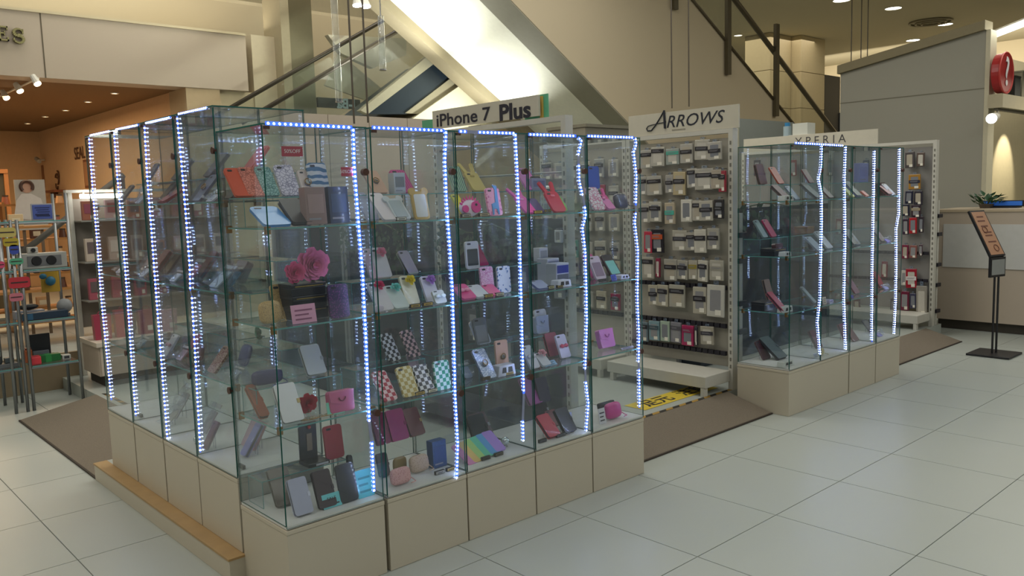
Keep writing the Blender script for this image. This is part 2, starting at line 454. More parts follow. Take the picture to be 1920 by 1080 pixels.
for k, (px, py) in enumerate(CLG):
    q = on_z(px, py, CZ)
    big = px != 1384
    downlight((q.x, q.y, CZ - .001), 0.16 if big else .1, ('round white downlight, highest of those above the grey partition', 'round white downlight touching the round air diffuser', 'round white downlight lowest above the grey partition', 'round white downlight seen through the balustrade glass', 'round white downlight cut by the top edge beside the column')[k] if big else 'small dim downlight in the hall ceiling seen through the balustrade glass',
              'large hall ceiling downlights' if big else None, 'fffbe6', 9 if big else 3)
q = on_z(1745, 40, CZ)
av = thing('air_diffuser', 'round dark-edged air diffuser between the hall ceiling downlights', 'vent', (q.x, q.y, CZ))
for R, z in ((.42, -.02), (.3, -.035), (.18, -.05)):
    bm = B(); add_ring(bm, (0, 0, z), R, .022, 'Z', 24, 6); obj('diffuser_ring', bm, plain('8a8169', 0.6), av, True)
bm = B(); add_tube(bm, (0, 0, -.01), (0, 0, -.055), .03, 10); obj('hub', bm, plain('8a8169', 0.6), av)

# far right wall zones
struct(box('wall_far', 10, 24, 19, 19.2, 0, CZ, CREAM))
struct(box('wall_end', 23.8, 24, -9, 19, 0, CZ, CREAM))
struct(box('wall_lower_left', -6.2, -6, 2, FY, 0, CZ, CREAM))
# big column right of the stair
cp = on_y(1462, 200, 10.0); cq = on_y(1546, 200, 10.0)
colm = thing('stone_column', 'tall beige clad column behind the dark stair handrail', 'column')
cw = (cq.x - cp.x)
nseg = 6
for k in range(nseg):
    z0, z1 = k * CZ / nseg, (k + 1) * CZ / nseg
    for u in (0, 1):
        xa, xb = cp.x + cw * (0, .45)[u], cp.x + cw * (.45, 1)[u]
        box('cladding_panel', xa + .006, xb - .006, 10.0 + .25 * (1 - u), 10.9, z0 + .004, z1 - .004, plain('b9ab88', 0.6), colm, 0.01)
# dark navy door panel behind
q0, q1 = on_y(1547, 140, 10.3), on_y(1574, 245, 10.3)
dk = thing('navy_banner_stand', 'dark navy tall panel between the beige column and grey partition', 'panel')
box('panel', q0.x, q1.x, 10.3, 10.4, 0, q0.z, plain('151c28', 0.6), dk)
box('lower_block', q1.x, q1.x + .2, 10.25, 10.4, 0, on_y(1580, 212, 10.3).z, plain('151c28', 0.6), dk)

# grey partition with sloping top
X_P = 11.0
pts = []
for px, py in ((1576, 139), (1850, 56)): v = on_x(px, py, X_P); pts.append((v.y, v.z))
yF, yN = pts[0][0], pts[1][0]
bm = B()
vs = [bm.verts.new((x, y, z)) for x in (X_P, X_P + .16) for y, z in ((yF, 0), (yN, 0), (yN, pts[1][1]), (yF, pts[0][1]))]
for k in ((0, 1, 2, 3), (4, 7, 6, 5), (0, 4, 5, 1), (1, 5, 6, 2), (2, 6, 7, 3), (3, 7, 4, 0)): bm.faces.new([vs[i] for i in k])
gp = obj('wall_partition', bm, GREY); struct(gp)
zj = on_x(1575, 194, X_P)
box('panel_joint', X_P - .004, X_P + .01, yN, yF, zj.z - .006, zj.z + .006, plain('7e7b6c', .8), gp)
bm = B()
vs = [bm.verts.new((x, y, z)) for x in (X_P - .06, X_P + .2) for y, z in ((yF + .02, pts[0][1]), (yN, pts[1][1]), (yN, pts[1][1] + .11), (yF + .02, pts[0][1] + .11))]
for k in ((0, 1, 2, 3), (4, 7, 6, 5), (0, 4, 5, 1), (1, 5, 6, 2), (2, 6, 7, 3), (3, 7, 4, 0)): bm.faces.new([vs[i] for i in k])
obj('cap_rail', bm, plain('8e8468', .7), gp)
box('end_trim', X_P - .01, X_P + .2, yN - .05, yN, 0, pts[1][1], plain('cfc8ae', .6), gp)

# ---------------------------------------------------------------- bright escalator running down to the right
YE = 7.4
p0, p1 = on_y(958, 0, YE), on_y(1184, 236, YE)
SL = (p0.z - p1.z) / (p1.x - p0.x)
def soff(x): return p0.z - SL * (x - p0.x)
xa, xb = 3.2, p1.x + .75
cladt = on_y(1450, 185, YE); cl0 = on_y(1299, 0, YE); SLc = (cl0.z - cladt.z) / (cladt.x - cl0.x)
def ctop(x): return cl0.z - SLc * (x - cl0.x)
es1 = thing('escalator', 'beige escalator running down to the right with brightly lit white soffit', 'escalator')
xe = cladt.x + 1.0
# side wall down to the floor on the right part
pts = [(xa, soff(xa)), (xb, soff(xb)), (xb + .3, 0.0), (xe + 2.2, 0.0), (xe + 2.2, max(.25, ctop(xe + 2.2))), (xa, ctop(xa))]
prism('side_cladding', pts, YE, YE + .12, WALLM, es1)
bm = B()
def slab(bm, y0, y1, dz0, dz1, x0=xa, x1=xb):
    vs = [bm.verts.new((x, y, soff(x) + dz)) for x in (x0, x1) for y in (y0, y1) for dz in (dz0, dz1)]
    for k in ((0, 1, 3, 2), (4, 6, 7, 5), (0, 4, 5, 1), (2, 3, 7, 6), (0, 2, 6, 4), (1, 5, 7, 3)): bm.faces.new([vs[i] for i in k])
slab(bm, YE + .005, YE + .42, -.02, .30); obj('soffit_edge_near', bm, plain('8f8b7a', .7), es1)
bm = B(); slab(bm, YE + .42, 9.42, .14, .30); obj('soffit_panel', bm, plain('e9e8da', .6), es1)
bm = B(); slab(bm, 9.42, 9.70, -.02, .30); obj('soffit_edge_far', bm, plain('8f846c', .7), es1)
# joint across the cladding of the stair, and far balustrade
prism('side_cladding', [(xa, soff(xa) + .3), (xb, soff(xb) + .3), (xb, ctop(xb)), (xa, ctop(xa))], 9.56, 9.68, WALLM, es1)
# balustrade
GBR = plain('5b5340', .45, .4)
h0, h1 = on_y(1378, 0, YE), on_y(1561, 243, YE)
hd = (h1 - h0); ha = h0 - hd * .9; hb = h1 + hd * .25
bm = B(); add_tube(bm, ha, hb, .042, 8); obj('handrail', bm, GBR, es1, True)
l0, l1 = on_y(1299, 0, YE - .02), on_y(1450, 185, YE - .02)
bm = B(); add_tube(bm, l0 + (l0 - l1) * .8, l1 + (l1 - l0) * .35, .022, 6); obj('lower_rail', bm, GBR, es1, True)
bm = B()
q = [ha, hb, l1 + (l1 - l0) * .6, l0 + (l0 - l1) * .8]
va = [bm.verts.new((v.x, YE + .01, v.z)) for v in q]; vb = [bm.verts.new((v.x, YE + .022, v.z)) for v in q]
bm.faces.new(va); bm.faces.new(vb[::-1])
for i in range(4): bm.faces.new((va[i], vb[i], vb[(i + 1) % 4], va[(i + 1) % 4]))
obj('glass_panel', bm, glass((.96, .97, .95), .01), es1)
for (tx, ty), (bx_, by_) in (((1368, -60), (1365, 140)), ((1455, 45), (1455, 218)), ((1266, -70), (1265, 18))):
    t, b_ = on_y(tx, ty, YE - .04), on_y(bx_, by_, YE - .04)
    box('balustrade_post', b_.x - .05, b_.x + .05, YE - .07, YE - .015, b_.z, t.z, GBR, es1)
# hanging wires
def wires(label, pxs, y, ybot):
    w_ = thing('suspension_wires', label, 'wires')
    for (a, b) in pxs:
        t, u = on_y(a[0], a[1], y), on_y(b[0], b[1], y)
        bm = B(); add_tube(bm, (u.x, y, u.z), (u.x, y, CZ), .009, 5); obj('wire', bm, plain('4a4236', .5), w_)
wires('pair of thin dark ceiling wires over the white sign with cursive lettering', (((1263, 0), (1260, 203)), ((1295, 0), (1292, 200))), 6.2, 200)
wires('pair of thin dark ceiling wires in front of the left escalator', (((656, 0), (664, 232)), ((680, 0), (690, 230))), 6.2, 230)
wires('three thin wires hanging before the grey partition and ceiling downlights', (((1596, 0), (1594, 243)), ((1615, 0), (1612, 243)), ((1627, 0), (1624, 243))), 6.8, 230)

# ---------------------------------------------------------------- second escalator, rising to the right, at the left
es2 = thing('escalator', 'escalator rising to the right with glass balustrade and dark handrails, upper left', 'escalator')
Y2n, Y2f = 9.82, 10.55
def rail2(y, a, b, e0=.15, e1=.6):
    p, q = on_y(*a, y), on_y(*b, y); d = q - p; return p - d * e0, q + d * e1
ra = rail2(Y2n, (496, 205), (747, 57)); rb = rail2(Y2f, (436, 200), (722, 36))
for r in (ra, rb):
    bm = B(); add_tube(bm, r[0], r[1], .03, 8); obj('handrail', bm, plain('443e32', .4, .3), es2, True)
    bm = B(); q = [r[0], r[1], r[1] - Vector((0, 0, .95)), r[0] - Vector((0, 0, .95))]
    y = r[0].y
    va = [bm.verts.new((v.x, y - .006, v.z)) for v in q]; vb = [bm.verts.new((v.x, y + .006, v.z)) for v in q]
    bm.faces.new(va); bm.faces.new(vb[::-1])
    for i in range(4): bm.faces.new((va[i], vb[i], vb[(i + 1) % 4], va[(i + 1) % 4]))
    obj('glass_panel', bm, glass((.96, .98, .965), .008), es2)
def strip(name, pix, y0, y1, mt, par):
    v = [on_y(px, py, y0) for px, py in pix]
    prism(name, [(q.x, q.z) for q in v], y0, y1, mt, par)
strip('truss_side', [(688, 214), (815, 118), (846, 150), (762, 214)], 9.78, 10.5, plain('27323c', .35, .3), es2)
strip('skirt_panel', [(676, 207), (802, 105), (816, 118), (690, 214)], 9.76, 9.86, plain('a9a48f', .5, .2), es2)
strip('soffit_strip', [(760, 212), (846, 146), (862, 158), (790, 214)], 9.76, 10.6, plain('8f8871', .6), es2)
strip('side_cladding', [(775, 222), (866, 158), (930, 215), (930, 260), (700, 260)], 9.72, 10.6, plain('cfc8ae', .6), es2)
# cream panels painted as a mirrored reflection of the escalator
strip('reflection_panel', [(615, 65), (762, 72), (762, 103), (700, 128), (640, 100)], 10.7, 10.8, plain('e6dfc8', .6), es2)
strip('reflection_panel', [(636, 100), (752, 196), (735, 205), (610, 160)], 10.9, 10.95, plain('dcd6be', .5), es2)
# mirrored pillar
pl = thing('mirrored_pillar', 'tall dark mirror-faced pillar with pale edge behind the left escalator', 'pillar')
yp = 10.68
a, b_ = on_y(545, 100, yp), on_y(588, 100, yp)
box('mirror_face', a.x, b_.x, yp, yp + .5, 0, CZ, plain('75705a', .3, .35), pl)
box('edge_trim', on_y(529, 100, yp).x, a.x - .001, yp - .01, yp + .5, 0, CZ, plain('a59b80', .5), pl)
# glass tube lamps hanging
for k, (px, t, b2) in enumerate(((630, 0, 190), (712, 30, 130))):
    y = 6.6
    u, v = on_y(px, t, y), on_y(px + 6, b2, y)
    g = thing('hanging_glass_tube', ('long clear glass tube hanging before the mirrored pillar', 'short clear glass tube hanging below the bright escalator soffit')[k], 'hanging lamp')
    bm = B(); add_tube(bm, (v.x, y, v.z), (v.x, y, CZ - .02 if k == 0 else u.z), .03, 10); obj('tube', bm, glass((.95, .96, .93), .05, 1.0), g, True)
    bm = B(); add_tube(bm, (v.x, y, v.z - .01), (v.x, y, v.z), .033, 10); obj('end_cap', bm, STEEL, g)
    bm = B(); add_tube(bm, (v.x, y, u.z - .001), (v.x, y, CZ), .006, 5); obj('cord', bm, STEEL, g)
q = on_y(677, 11, 6.6)
hl = thing('hanging_spotlight', 'bright white twin spotlight at the top above the left escalator', 'lamp', q)
for dx in (-.045, .045):
    bm = B(); add_tube(bm, (dx, 0, .05), (dx, -.01, 0), .03, 12, .045); h = obj('lamp_housing', bm, WHITE, hl)
    bm = B(); add_tube(bm, (dx, -.011, -.001), (dx, -.012, -.008), .042, 12); obj('lamp_face', bm, emit('ffffff', 18), h)
bm = B(); add_tube(bm, (0, 0, .05), (0, 0, CZ - q.z), .008, 6); obj('rod', bm, WHITE, hl)
# reversed lit lettering far behind
q0, q1 = on_y(596, 182, 10.9), on_y(676, 205, 10.9)
rs = thing('reflected_sign', 'pale blue reversed letters on a dark strip behind the escalator', 'sign')
box('dark_strip', q0.x, q1.x, 10.9, 10.95, q1.z, q0.z, plain('4a4a44', .5), rs)
lettering('J-Ba', 0.2, plain('b8d0da', .5), rs, ((q0.x + q1.x) / 2 + .1, 10.88, (q0.z + q1.z) / 2 - .01), offset=.006, mirror=True)

# ================================================================ RIGHT: service counter, help shop
CX = 9.0
ct = thing('service_counter', 'long pale wood service counter with inset white panel at the right', 'counter')
WOODP = pattern('stripe', 'b5a796', 'b0a291', .5, 3.0)
box('front_panel', CX, CX + .04, -3, 3.42, .1, 1.2, WOODP, ct)
box('end_panel', CX + .04, CX + .7, 3.38, 3.42, .1, 1.2, WOODP, ct)
box('kick_plate', CX + .05, CX + .6, -3, 3.36, 0.001, .099, plain('3a352c', .6), ct)
box('worktop', CX - .01, CX + .75, -3, 3.43, 1.2, 1.225, plain('b9a88e', .4), ct)
p0_, p1_ = on_x(1770, 420, CX), on_x(1770, 500, CX)
box('inset_panel', CX - .012, CX - .001, -3, p0_.y, p1_.z, p0_.z, plain('c4c3be', .5), ct)
# help shop behind: header band, red question sign, spot, cream wall
struct(box('wall_help_shop', 11.17, 18, 4.3, 4.45, 0, 3.3, plain('cbbd98', .8)))
YH = 3.42
a, b_ = on_y(1852, 170, YH), on_y(1852, 197, YH)
hb_ = thing('shop_header_beam', 'cream header beam carrying the round red question mark sign', 'beam')
box('beam', X_P - .03, 17, YH, YH + .16, b_.z, a.z, plain('b9b095', .6), hb_)
box('track', X_P, 17, YH + .06, YH + .1, b_.z - .03, b_.z - .001, plain('5a5648', .5), hb_)
qs = thing('question_sign', 'round red sign box with white question mark standing on the header beam', 'sign')
qc = on_y(1889, 135, YH)
Rr = (on_y(1884, 96, YH).z - on_y(1884, 176, YH).z) / 2
qc.z = a.z + Rr + .002
RED = plain('a82a2c', .35)
bm = B(); add_tube(bm, (qc.x, YH + .01, qc.z), (qc.x, YH + .11, qc.z), Rr * .95, 32)
obj('sign_box', bm, RED, qs, bevel=.012)
bm = B(); add_ring(bm, (qc.x, YH + .012, qc.z), Rr * .97, .012, 'Y', 32, 6); obj('rim', bm, plain('c2403c', .3), qs, True)
lettering('?', Rr * 1.9, plain('f2eeee', .5), qs, (qc.x, YH + .002, qc.z), offset=.008)
sp = thing('track_spotlight', 'white cylindrical spotlight lit, hanging from the track under the header beam', 'spotlight')
q = on_y(1858, 222, YH); top = b_.z - .031
bm = B(); add_tube(bm, (X_P + .06, YH + .08, top + .002), (X_P + .06, YH + .08, q.z + .05), .012, 6); obj('stem', bm, WHITE, sp)
bm = B(); add_tube(bm, (X_P + .1, YH + .1, q.z + .06), (q.x + .02, YH, q.z), .04, 14, .06); h = obj('lamp_housing', bm, WHITE, sp, True)
bm = B(); add_tube(bm, (q.x + .02, YH, q.z), (q.x + .008, YH - .002, q.z - .004), .056, 14); obj('lamp_face', bm, emit('fffff4', 16), h)
l = bpy.data.lights.new('spot_beam', 'SPOT'); l.energy = 60; l.color = (1, .93, .75); l.spot_size = 1.0; l.spot_blend = .5
o = bpy.data.objects.new('spot_beam', l); COL.objects.link(o); o.location = (13.9, YH + .25, 2.45); o.rotation_euler = (math.radians(40), 0, 0)
tl = thing('tube_light', 'long bright fluorescent tube on the shop ceiling at the far upper right', 'ceiling light')
u, v = on_z(1856, 69, 3.3), on_z(1935, 38, 3.3)
bm = B(); add_tube(bm, (u.x, u.y, 3.3), (v.x, v.y, 3.3), .035, 10); obj('tube', bm, emit('fffff2', 7), tl, True)
d = (v - u).normalized()
bm = B(); add_tube(bm, (u.x, u.y, 3.345), (v.x, v.y, 3.345), .02, 6); obj('fitting', bm, WHITE, tl)
struct(box('ceiling_help_shop', 11.3, 17, -4, 3.3, 3.37, 3.42, plain('8f8468', .8)))
# goods on top of the header beam
for k, (yy, hgt, cc) in enumerate(((qc.x + .42, .22, '2a2e2c'), (qc.x + .68, .3, '8d8874'), (qc.x + .94, .24, '5c4030'))):
    t = thing('storage_box', ('dark upright box beside the red question sign', 'beige upright box second from the red question sign', 'brown upright box third from the red question sign')[k], 'box', (yy, YH + .01, a.z + .001), group='boxes on the header beam')
    box('carton', -.1, .1, 0, .14, 0, hgt, plain(cc, .6), t, .004); box('lid', -.103, .103, -.003, .143, hgt + .0005, hgt + .02, plain(cc, .5), t)
# monitor on the counter
mo = thing('counter_monitor', 'low blue lit screen lying behind the counter top at far right', 'monitor', (CX + .45, on_x(1880, 392, CX + .45).y, 1.226))
box('base', -.08, .08, -.15, .15, 0, .012, BLACK, mo)
box('screen_frame', -.01, .03, -.2, .2, .013, .075, BLACK, mo, .004)
box('screen', -.014, -.0101, -.18, .18, .022, .066, emit('2f6fd0', .12), mo)
# leafy plants
LEAF = plain('1f4a28', .5, 0, .3, 30)
def plant(name, label, loc, r, h, n, pot=True, seed=1, leaf=.09, cat='plant'):
    rr = random.Random(seed)
    t = thing(name, label, cat, loc)
    if pot:
        bm = B(); add_tube(bm, (0, 0, 0), (0, 0, h * .3), r * .35, 12, r * .45); obj('pot', bm, plain('5b5148', .6), t)
    bm = B()
    for i in range(n):
        a = rr.uniform(0, 2 * PI); el = rr.uniform(.1, 1.3); L = rr.uniform(.6, 1.3) * leaf
        c = Vector((math.cos(a) * r * rr.uniform(.1, .8), math.sin(a) * r * rr.uniform(.1, .8), h * rr.uniform(.3, .95)))
        d = Vector((math.cos(a) * math.cos(el), math.sin(a) * math.cos(el), math.sin(el) * .7)); s_ = d.cross(Vector((0, 0, 1))).normalized() * L * .22
        up = s_.cross(d).normalized() * L * .06
        p = [c, c + d * L * .35 + s_ + up, c + d * L * .75 + s_ * .7, c + d * L, c + d * L * .75 - s_ * .7, c + d * L * .35 - s_ + up]
        vs = [bm.verts.new(x) for x in p]; m_ = bm.verts.new(c + d * L * .5 - up)
        for k in range(6): bm.faces.new((vs[k], vs[(k + 1) % 6], m_))
    o = obj('foliage', bm, LEAF, t); tag(o, kind='stuff')
    bm = B()
    for i in range(7):
        a = rr.uniform(0, 2 * PI); add_tube(bm, (0, 0, h * .1), (math.cos(a) * r * .5, math.sin(a) * r * .5, h * .8), .004, 4)
    obj('stems', bm, plain('3c4a2a', .6), t)
plant('leafy_plant', 'dark green leafy plant behind the left end of the wood counter', (9.35, 3.75, 1.10), .22, .28, 70, True, 3, .12)
box('plant_stand', 9.2, 9.5, 3.6, 3.9, 0, 1.099, plain('8e8468', .6)); tag(COL.objects['plant_stand'], 'beige pedestal holding the leafy plant behind the counter end', 'stand')
plant('leafy_plant', 'short green plant on the wood counter top beside the sign stand', (9.4, 3.05, 1.226), .16, .14, 46, True, 4, .10)
# sign stand
sd = thing('sign_stand', 'black floor-standing sign holder with tilted orange menu board', 'sign stand', (7.86, 2.45, 0))
box('base_plate', -.17, .17, -.17, .17, 0.001, .018, BLACK, sd, .004)
M_ = Matrix.Rotation(math.radians(-14), 4, 'Z')
bm = B()
for s_ in (-.028, .028):
    p_ = M_ @ Vector((s_, 0, 0)); add_tube(bm, (p_.x, p_.y, .018), (p_.x, p_.y, .70), .009, 8)
obj('pole', bm, BLACK, sd)
def tilted(name, x0, x1, y0, y1, z0, z1, mt, t0, tilt):
    bm = B(); M2 = M_ @ Matrix.Translation((0, 0, t0)) @ Matrix.Rotation(tilt, 4, 'X')
    add_box(bm, x0, x1, y0, y1, z0, z1, M=M2); return obj(name, bm, mt, sd), M2
T_ = math.radians(-28)
tilted('lower_frame', -.105, .105, -.01, .01, 0, .17, BLACK, .68, 0)
tilted('lower_sheet', -.09, .09, -.013, -.0101, .02, .15, plain('8f9290', .5), .68, 0)
_, M2 = tilted('board_frame', -.105, .105, -.01, .01, 0, .44, BLACK, .855, T_)
tilted('menu_sheet', -.09, .09, -.013, -.0101, .015, .425, plain('b98a6a', .5), .855, T_)
for k, (zz, t_) in enumerate(((.36, 'MENU'), (.28, '~~~~'), (.20, '60'), (.11, '~~~'), (.05, 'OPEN'))):
    if k in (0, 4): continue
    pass
bm = B()
for zz in (.37, .33, .28, .22, .19, .13): add_box(bm, -.06 + .012 * (zz * 100 % 3), .06 - .01 * (zz * 70 % 3), -.015, -.0132, zz, zz + .012, M=M2)
for (cx_, cz_, r0) in ((-.02, .25, .03), (.02, .075, .03)):
    g = B(); add_ring(g, (cx_, -.0145, cz_), r0, .004, 'Y', 16, 4); g.transform(M2)
    me_ = bpy.data.meshes.new('t'); g.to_mesh(me_); bm.from_mesh(me_); g.free()
obj('printed_lines', bm, plain('6a3c2c', .6), sd)

# ================================================================ GONDOLAS
def packmat(c): return plain(c, .35, 0, .1, 30, 0, .5)
def hang_pack(p, w_, h_, col, hdr, label, group, tagc='e8e4d8', M=YZ, hdrz=.62):
    """clear blister pack on a peg; local frame faces -Y, M turns it"""
    jr = random.Random(len(bpy.data.objects)); hdrz += jr.uniform(-.22, .08)
    t = thing('hanging_pack', label, 'phone case pack', p, (0, jr.uniform(-.03, .03), -PI / 2 + jr.uniform(-.12, .12)), group)
    bm = B(); add_box(bm, -w_ / 2, w_ / 2, -.009, .009, 0, h_); obj('pack', bm, packmat(col), t, bevel=.004)
    bm = B(); add_prism(bm, rrect(w_ * .3, h_ * .14, .006, 2, 0, h_ + .0005), -.002, .002); obj('hang_tab', bm, CLEARP, t)
    if hdr:
        box('header_label', -w_ * .46, w_ * .46, -.0125, -.0095, h_ * hdrz, h_ * (hdrz + .2), plain(hdr, .5), t)
        bm = B()
        for zz in (.07, .12): add_box(bm, -w_ * .36, w_ * jr.uniform(.1, .36), -.0133, -.0126, h_ * (hdrz + zz), h_ * (hdrz + zz + .02))
        tag(obj('printed_lines', bm, plain('8c8c92', .5), t), kind='stuff')
    prism('inner_case', rrect(w_ * .62, h_ * .66, .006, 2, 0, h_ * .18), -.0094, -.0091, plain(('8f8f92', 'c4c0b6', '7c7f86', 'b0a898')[jr.randrange(4)], .4), t)
    if False:
        pass
    box('price_tag', w_ * .0, w_ * .34, -.0125, -.0095, h_ * .06, h_ * .22, plain(tagc, .6), t)
    bm = B(); add_tube(bm, (0, .05, h_ * 1.09), (0, -.02, h_ * 1.09), .0025, 5); obj('peg', bm, STEEL, t)
    return t
def gondola(x, y0, y1, label, header=None, deckc=None, ztop=1.91, two_bay=None, dashes=(), back='aba79b', posts2=True, lowdark=False):
    t = thing('gondola_rack', label, 'display rack')
    L = y1 - y0
    PW = plain('c9c7bd', .5)
    for k, yy in enumerate([y0, y1] + ([(y0 + y1) / 2] if two_bay else [])):
        bm = B(); add_box(bm, x - .03, x + .03, yy, yy + .035, PZ + .001, ztop)
        for i in range(int((ztop - .3) / .05)):
            add_box(bm, x - .032, x - .0301, yy + .011, yy + .023, .25 + i * .05, .275 + i * .05, mi=1)
        obj('post', bm, [PW, plain('77756c', .6)], t)
    box('back_panel', x + .005, x + .02, y0 + .036, y1 - .001, .25, ztop - .06, plain(back, .7, 0, .05), t)
    box('top_bar', x - .025, x + .025, y0 + .036, y1 - .001, ztop - .03, ztop, PW, t)
    box('base_deck', x - .33, x - .031, y0 + .02, y1, PZ + .06, PZ + .14, plain(deckc, .5) if deckc else PW, t, .004)
    bm = B()
    for yy in (y0 + .03, y1 - .06): add_box(bm, x - .33, x - .29, yy, yy + .03, PZ + .001, PZ + .0595)
    obj('foot', bm, PW, t)
    for z in dashes:
        bm = B()
        n = int(L / .05)
        for i in range(n): add_box(bm, x - .045, x - .02, y0 + .05 + i * .05, y0 + .09 + i * .05, z, z + .03)
        obj('price_rail', bm, plain('23212b', .5), t)
    if posts2:
        bm = B(); add_box(bm, x + .075, x + .11, y0 + .01, y0 + .045, PZ + .001, 1.33); obj('rear_post', bm, PW, t)
        for z in (1.16, .98, .68, .48, .22):
            box('bracket', x + .045, x + .135, y0 - .012, y0 + .009, z, z + .035, plain('23212b', .5), t)
    if header:
        ha_, hb2, z0, z1, fn = header
        box('header_board', x - .012, x + .002, ha_, hb2, z0, z1, plain('c7c2b2', .55), t)
        fn(t)
    return t
# --- gondola with ARROWS header
XA = 5.0
def hdr_arrows(t):
    c0, c1_ = on_x(1216, 238, XA), on_x(1356, 214, XA)
    INKN = plain('1d2230', .5)
    # flourished first letter: stems and a long tail made as a bent tube
    A0 = on_x(1240, 242, XA - .013)
    hA = .13; y = A0.y; z = A0.z + .002
    def P2(u, v): return Vector((XA - .016, y - u, z + v))
    bm = B()
    add_path(bm, [P2(-.135, .012), P2(-.125, -.006), P2(-.09, -.006), P2(-.05, .03), P2(0, .09), P2(.028, hA)], .0045, 6)
    add_path(bm, [P2(-.135, .012), P2(-.12, .028), P2(-.08, .035), P2(.045, .046)], .003, 6)
    add_path(bm, [P2(.028, hA), P2(.034, 0.0)], .009, 6)
    obj('lettering', bm, INKN, t)
    lettering('RROWS', .122, INKN, t, (XA - .013, (on_x(1250, 235, XA).y + on_x(1357, 225, XA).y) / 2, on_x(1302, 225, XA).z), YZ, shear=.28, offset=.0004, space=1.0, xs=1.12)
    box('small_caption', XA - .0145, XA - .0125, on_x(1287, 243, XA).y, on_x(1262, 244, XA).y, on_x(1275, 243, XA).z - .002, on_x(1275, 243, XA).z + .004, plain('8f8a7c', .6), t)
gA = gondola(XA, 3.2, 4.1, 'white slotted gondola rack full of hanging phone case packs, cursive black header',
             (3.165, 4.12, 1.912, 2.068, hdr_arrows), dashes=(.80, .53, .335))
gondola(XA, 4.14, 5.04, 'white gondola rack seen behind the right end of the long showcase row', dashes=(.80, .53), posts2=False)
ARR = [  # centre px, bottom py, width, height, colour, header, words
 (1213, 316, 22, 34, 'a9a7a0', '26242a', 'grey'), (1234, 312, 26, 36, 'b3b0a6', '26242a', 'pale'), (1262, 309, 24, 30, '9aa29e', '4fb09a', 'teal-topped'),
 (1288, 306, 26, 36, 'adaaa2', '26242a', 'grey'), (1316, 300, 26, 38, 'b7b3a8', '26242a', 'pale'), (1341, 300, 26, 34, 'b0aca2', '26242a', 'pale'),
 (1205, 366, 18, 34, 'a29f98', '26242a', 'grey'), (1228, 366, 28, 36, 'aaa79e', '26242a', 'grey'), (1256, 362, 16, 34, 'a19e98', '26242a', 'grey'), (1274, 366, 24, 44, 'b8a985', '26242a', 'beige'),
 (1299, 352, 20, 36, 'a9a69d', '26242a', 'grey'), (1321, 356, 34, 40, 'aeaaa0', '26242a', 'pale'), (1344, 354, 20, 36, 'aa9f90', '26242a', 'beige'), (1355, 360, 14, 40, '9c2c3c', '26242a', 'red'),
 (1209, 418, 22, 36, 'aaa79c', '26242a', 'grey'), (1229, 416, 24, 38, 'b5b2a6', '26242a', 'pale'), (1257, 420, 20, 40, 'b7aa94', '4fb0a0', 'tan and teal'), (1288, 416, 22, 42, 'cfccc2', None, 'white'),
 (1307, 414, 16, 38, 'b2aea4', '26242a', 'grey'), (1325, 414, 26, 38, 'b5b1a5', '26242a', 'pale'), (1348, 410, 18, 36, '2c2a2e', '1a1a1e', 'black'),
 (1216, 474, 16, 40, 'c03a52', None, 'red'), (1234, 474, 24, 44, '2a2830', 'c4562c', 'black and orange'), (1275, 470, 26, 38, 'b2ada0', '3a3840', 'pale'), (1297, 470, 18, 34, 'a9a59b', '26242a', 'grey'),
 (1314, 474, 22, 44, 'cdc9bd', '26242a', 'white'), (1338, 468, 24, 40, 'a7a49a', '26242a', 'grey'),
 (1216, 522, 24, 40, 'a9a69b', '26242a', 'grey'), (1234, 520, 8, 36, '93304e', None, 'magenta'), (1258, 526, 24, 40, 'aaa69c', '26242a', 'grey'), (1280, 524, 22, 36, 'a8a59a', '26242a', 'grey'),
 (1300, 524, 16, 36, 'b3aea0', '9a8c3a', 'yellow-marked'), (1318, 528, 20, 40, 'c8c4b8', '26242a', 'white'), (1344, 526, 26, 38, 'b0aca0', '9d9a90', 'pale'),
 (1226, 572, 18, 38, 'b4ae9c', '26242a', 'cream'), (1243, 574, 22, 40, 'b6b09e', '26242a', 'cream'), (1270, 576, 30, 42, 'aeab9f', '26242a', 'grey'), (1313, 588, 26, 50, 'b9b4a4', '26242a', 'cream'), (1342, 594, 32, 60, 'c8c6be', None, 'large white'),
 (1208, 640, 16, 36, '6f7f88', '26242a', 'grey-blue'), (1228, 638, 20, 36, '7d9aa4', '3f5660', 'light blue'), (1248, 640, 18, 38, 'a4b6a6', None, 'mint'), (1268, 642, 20, 38, '84838c', '55535c', 'dark grey'),
 (1290, 648, 22, 38, 'a8285c', '8c2450', 'magenta'), (1306, 648, 5, 34, '3b3b44', None, 'thin dark'), (1327, 646, 24, 34, 'a8a294', '3a3840', 'beige')]
ROWN = ['top', 'second', 'third', 'fourth', 'fifth', 'sixth', 'bottom']
last = -1; row = -1; cnt = {}
for (px, pb, w_, h_, c, hd_, wd) in ARR:
    if px < last: row += 1; pos = 0
    elif last < 0: row = 0; pos = 0
    last = px; pos += 1
    q = on_x(px, pb, XA - .055); q2 = on_x(px, pb - h_, XA - .055)
    ya, yb = on_x(px - w_ / 2, pb, XA - .055).y, on_x(px + w_ / 2, pb, XA - .055).y
    hang_pack((XA - .055, q.y, q.z), max(.02, abs(ya - yb) * .96), q2.z - q.z, c, hd_,
              '%s hanging pack, %s from left in the %s row of the cursive-headed rack' % (wd, ('first', 'second', 'third', 'fourth', 'fifth', 'sixth', 'seventh', 'eighth')[pos - 1], ROWN[row]), 'packs hanging on the cursive-headed rack')
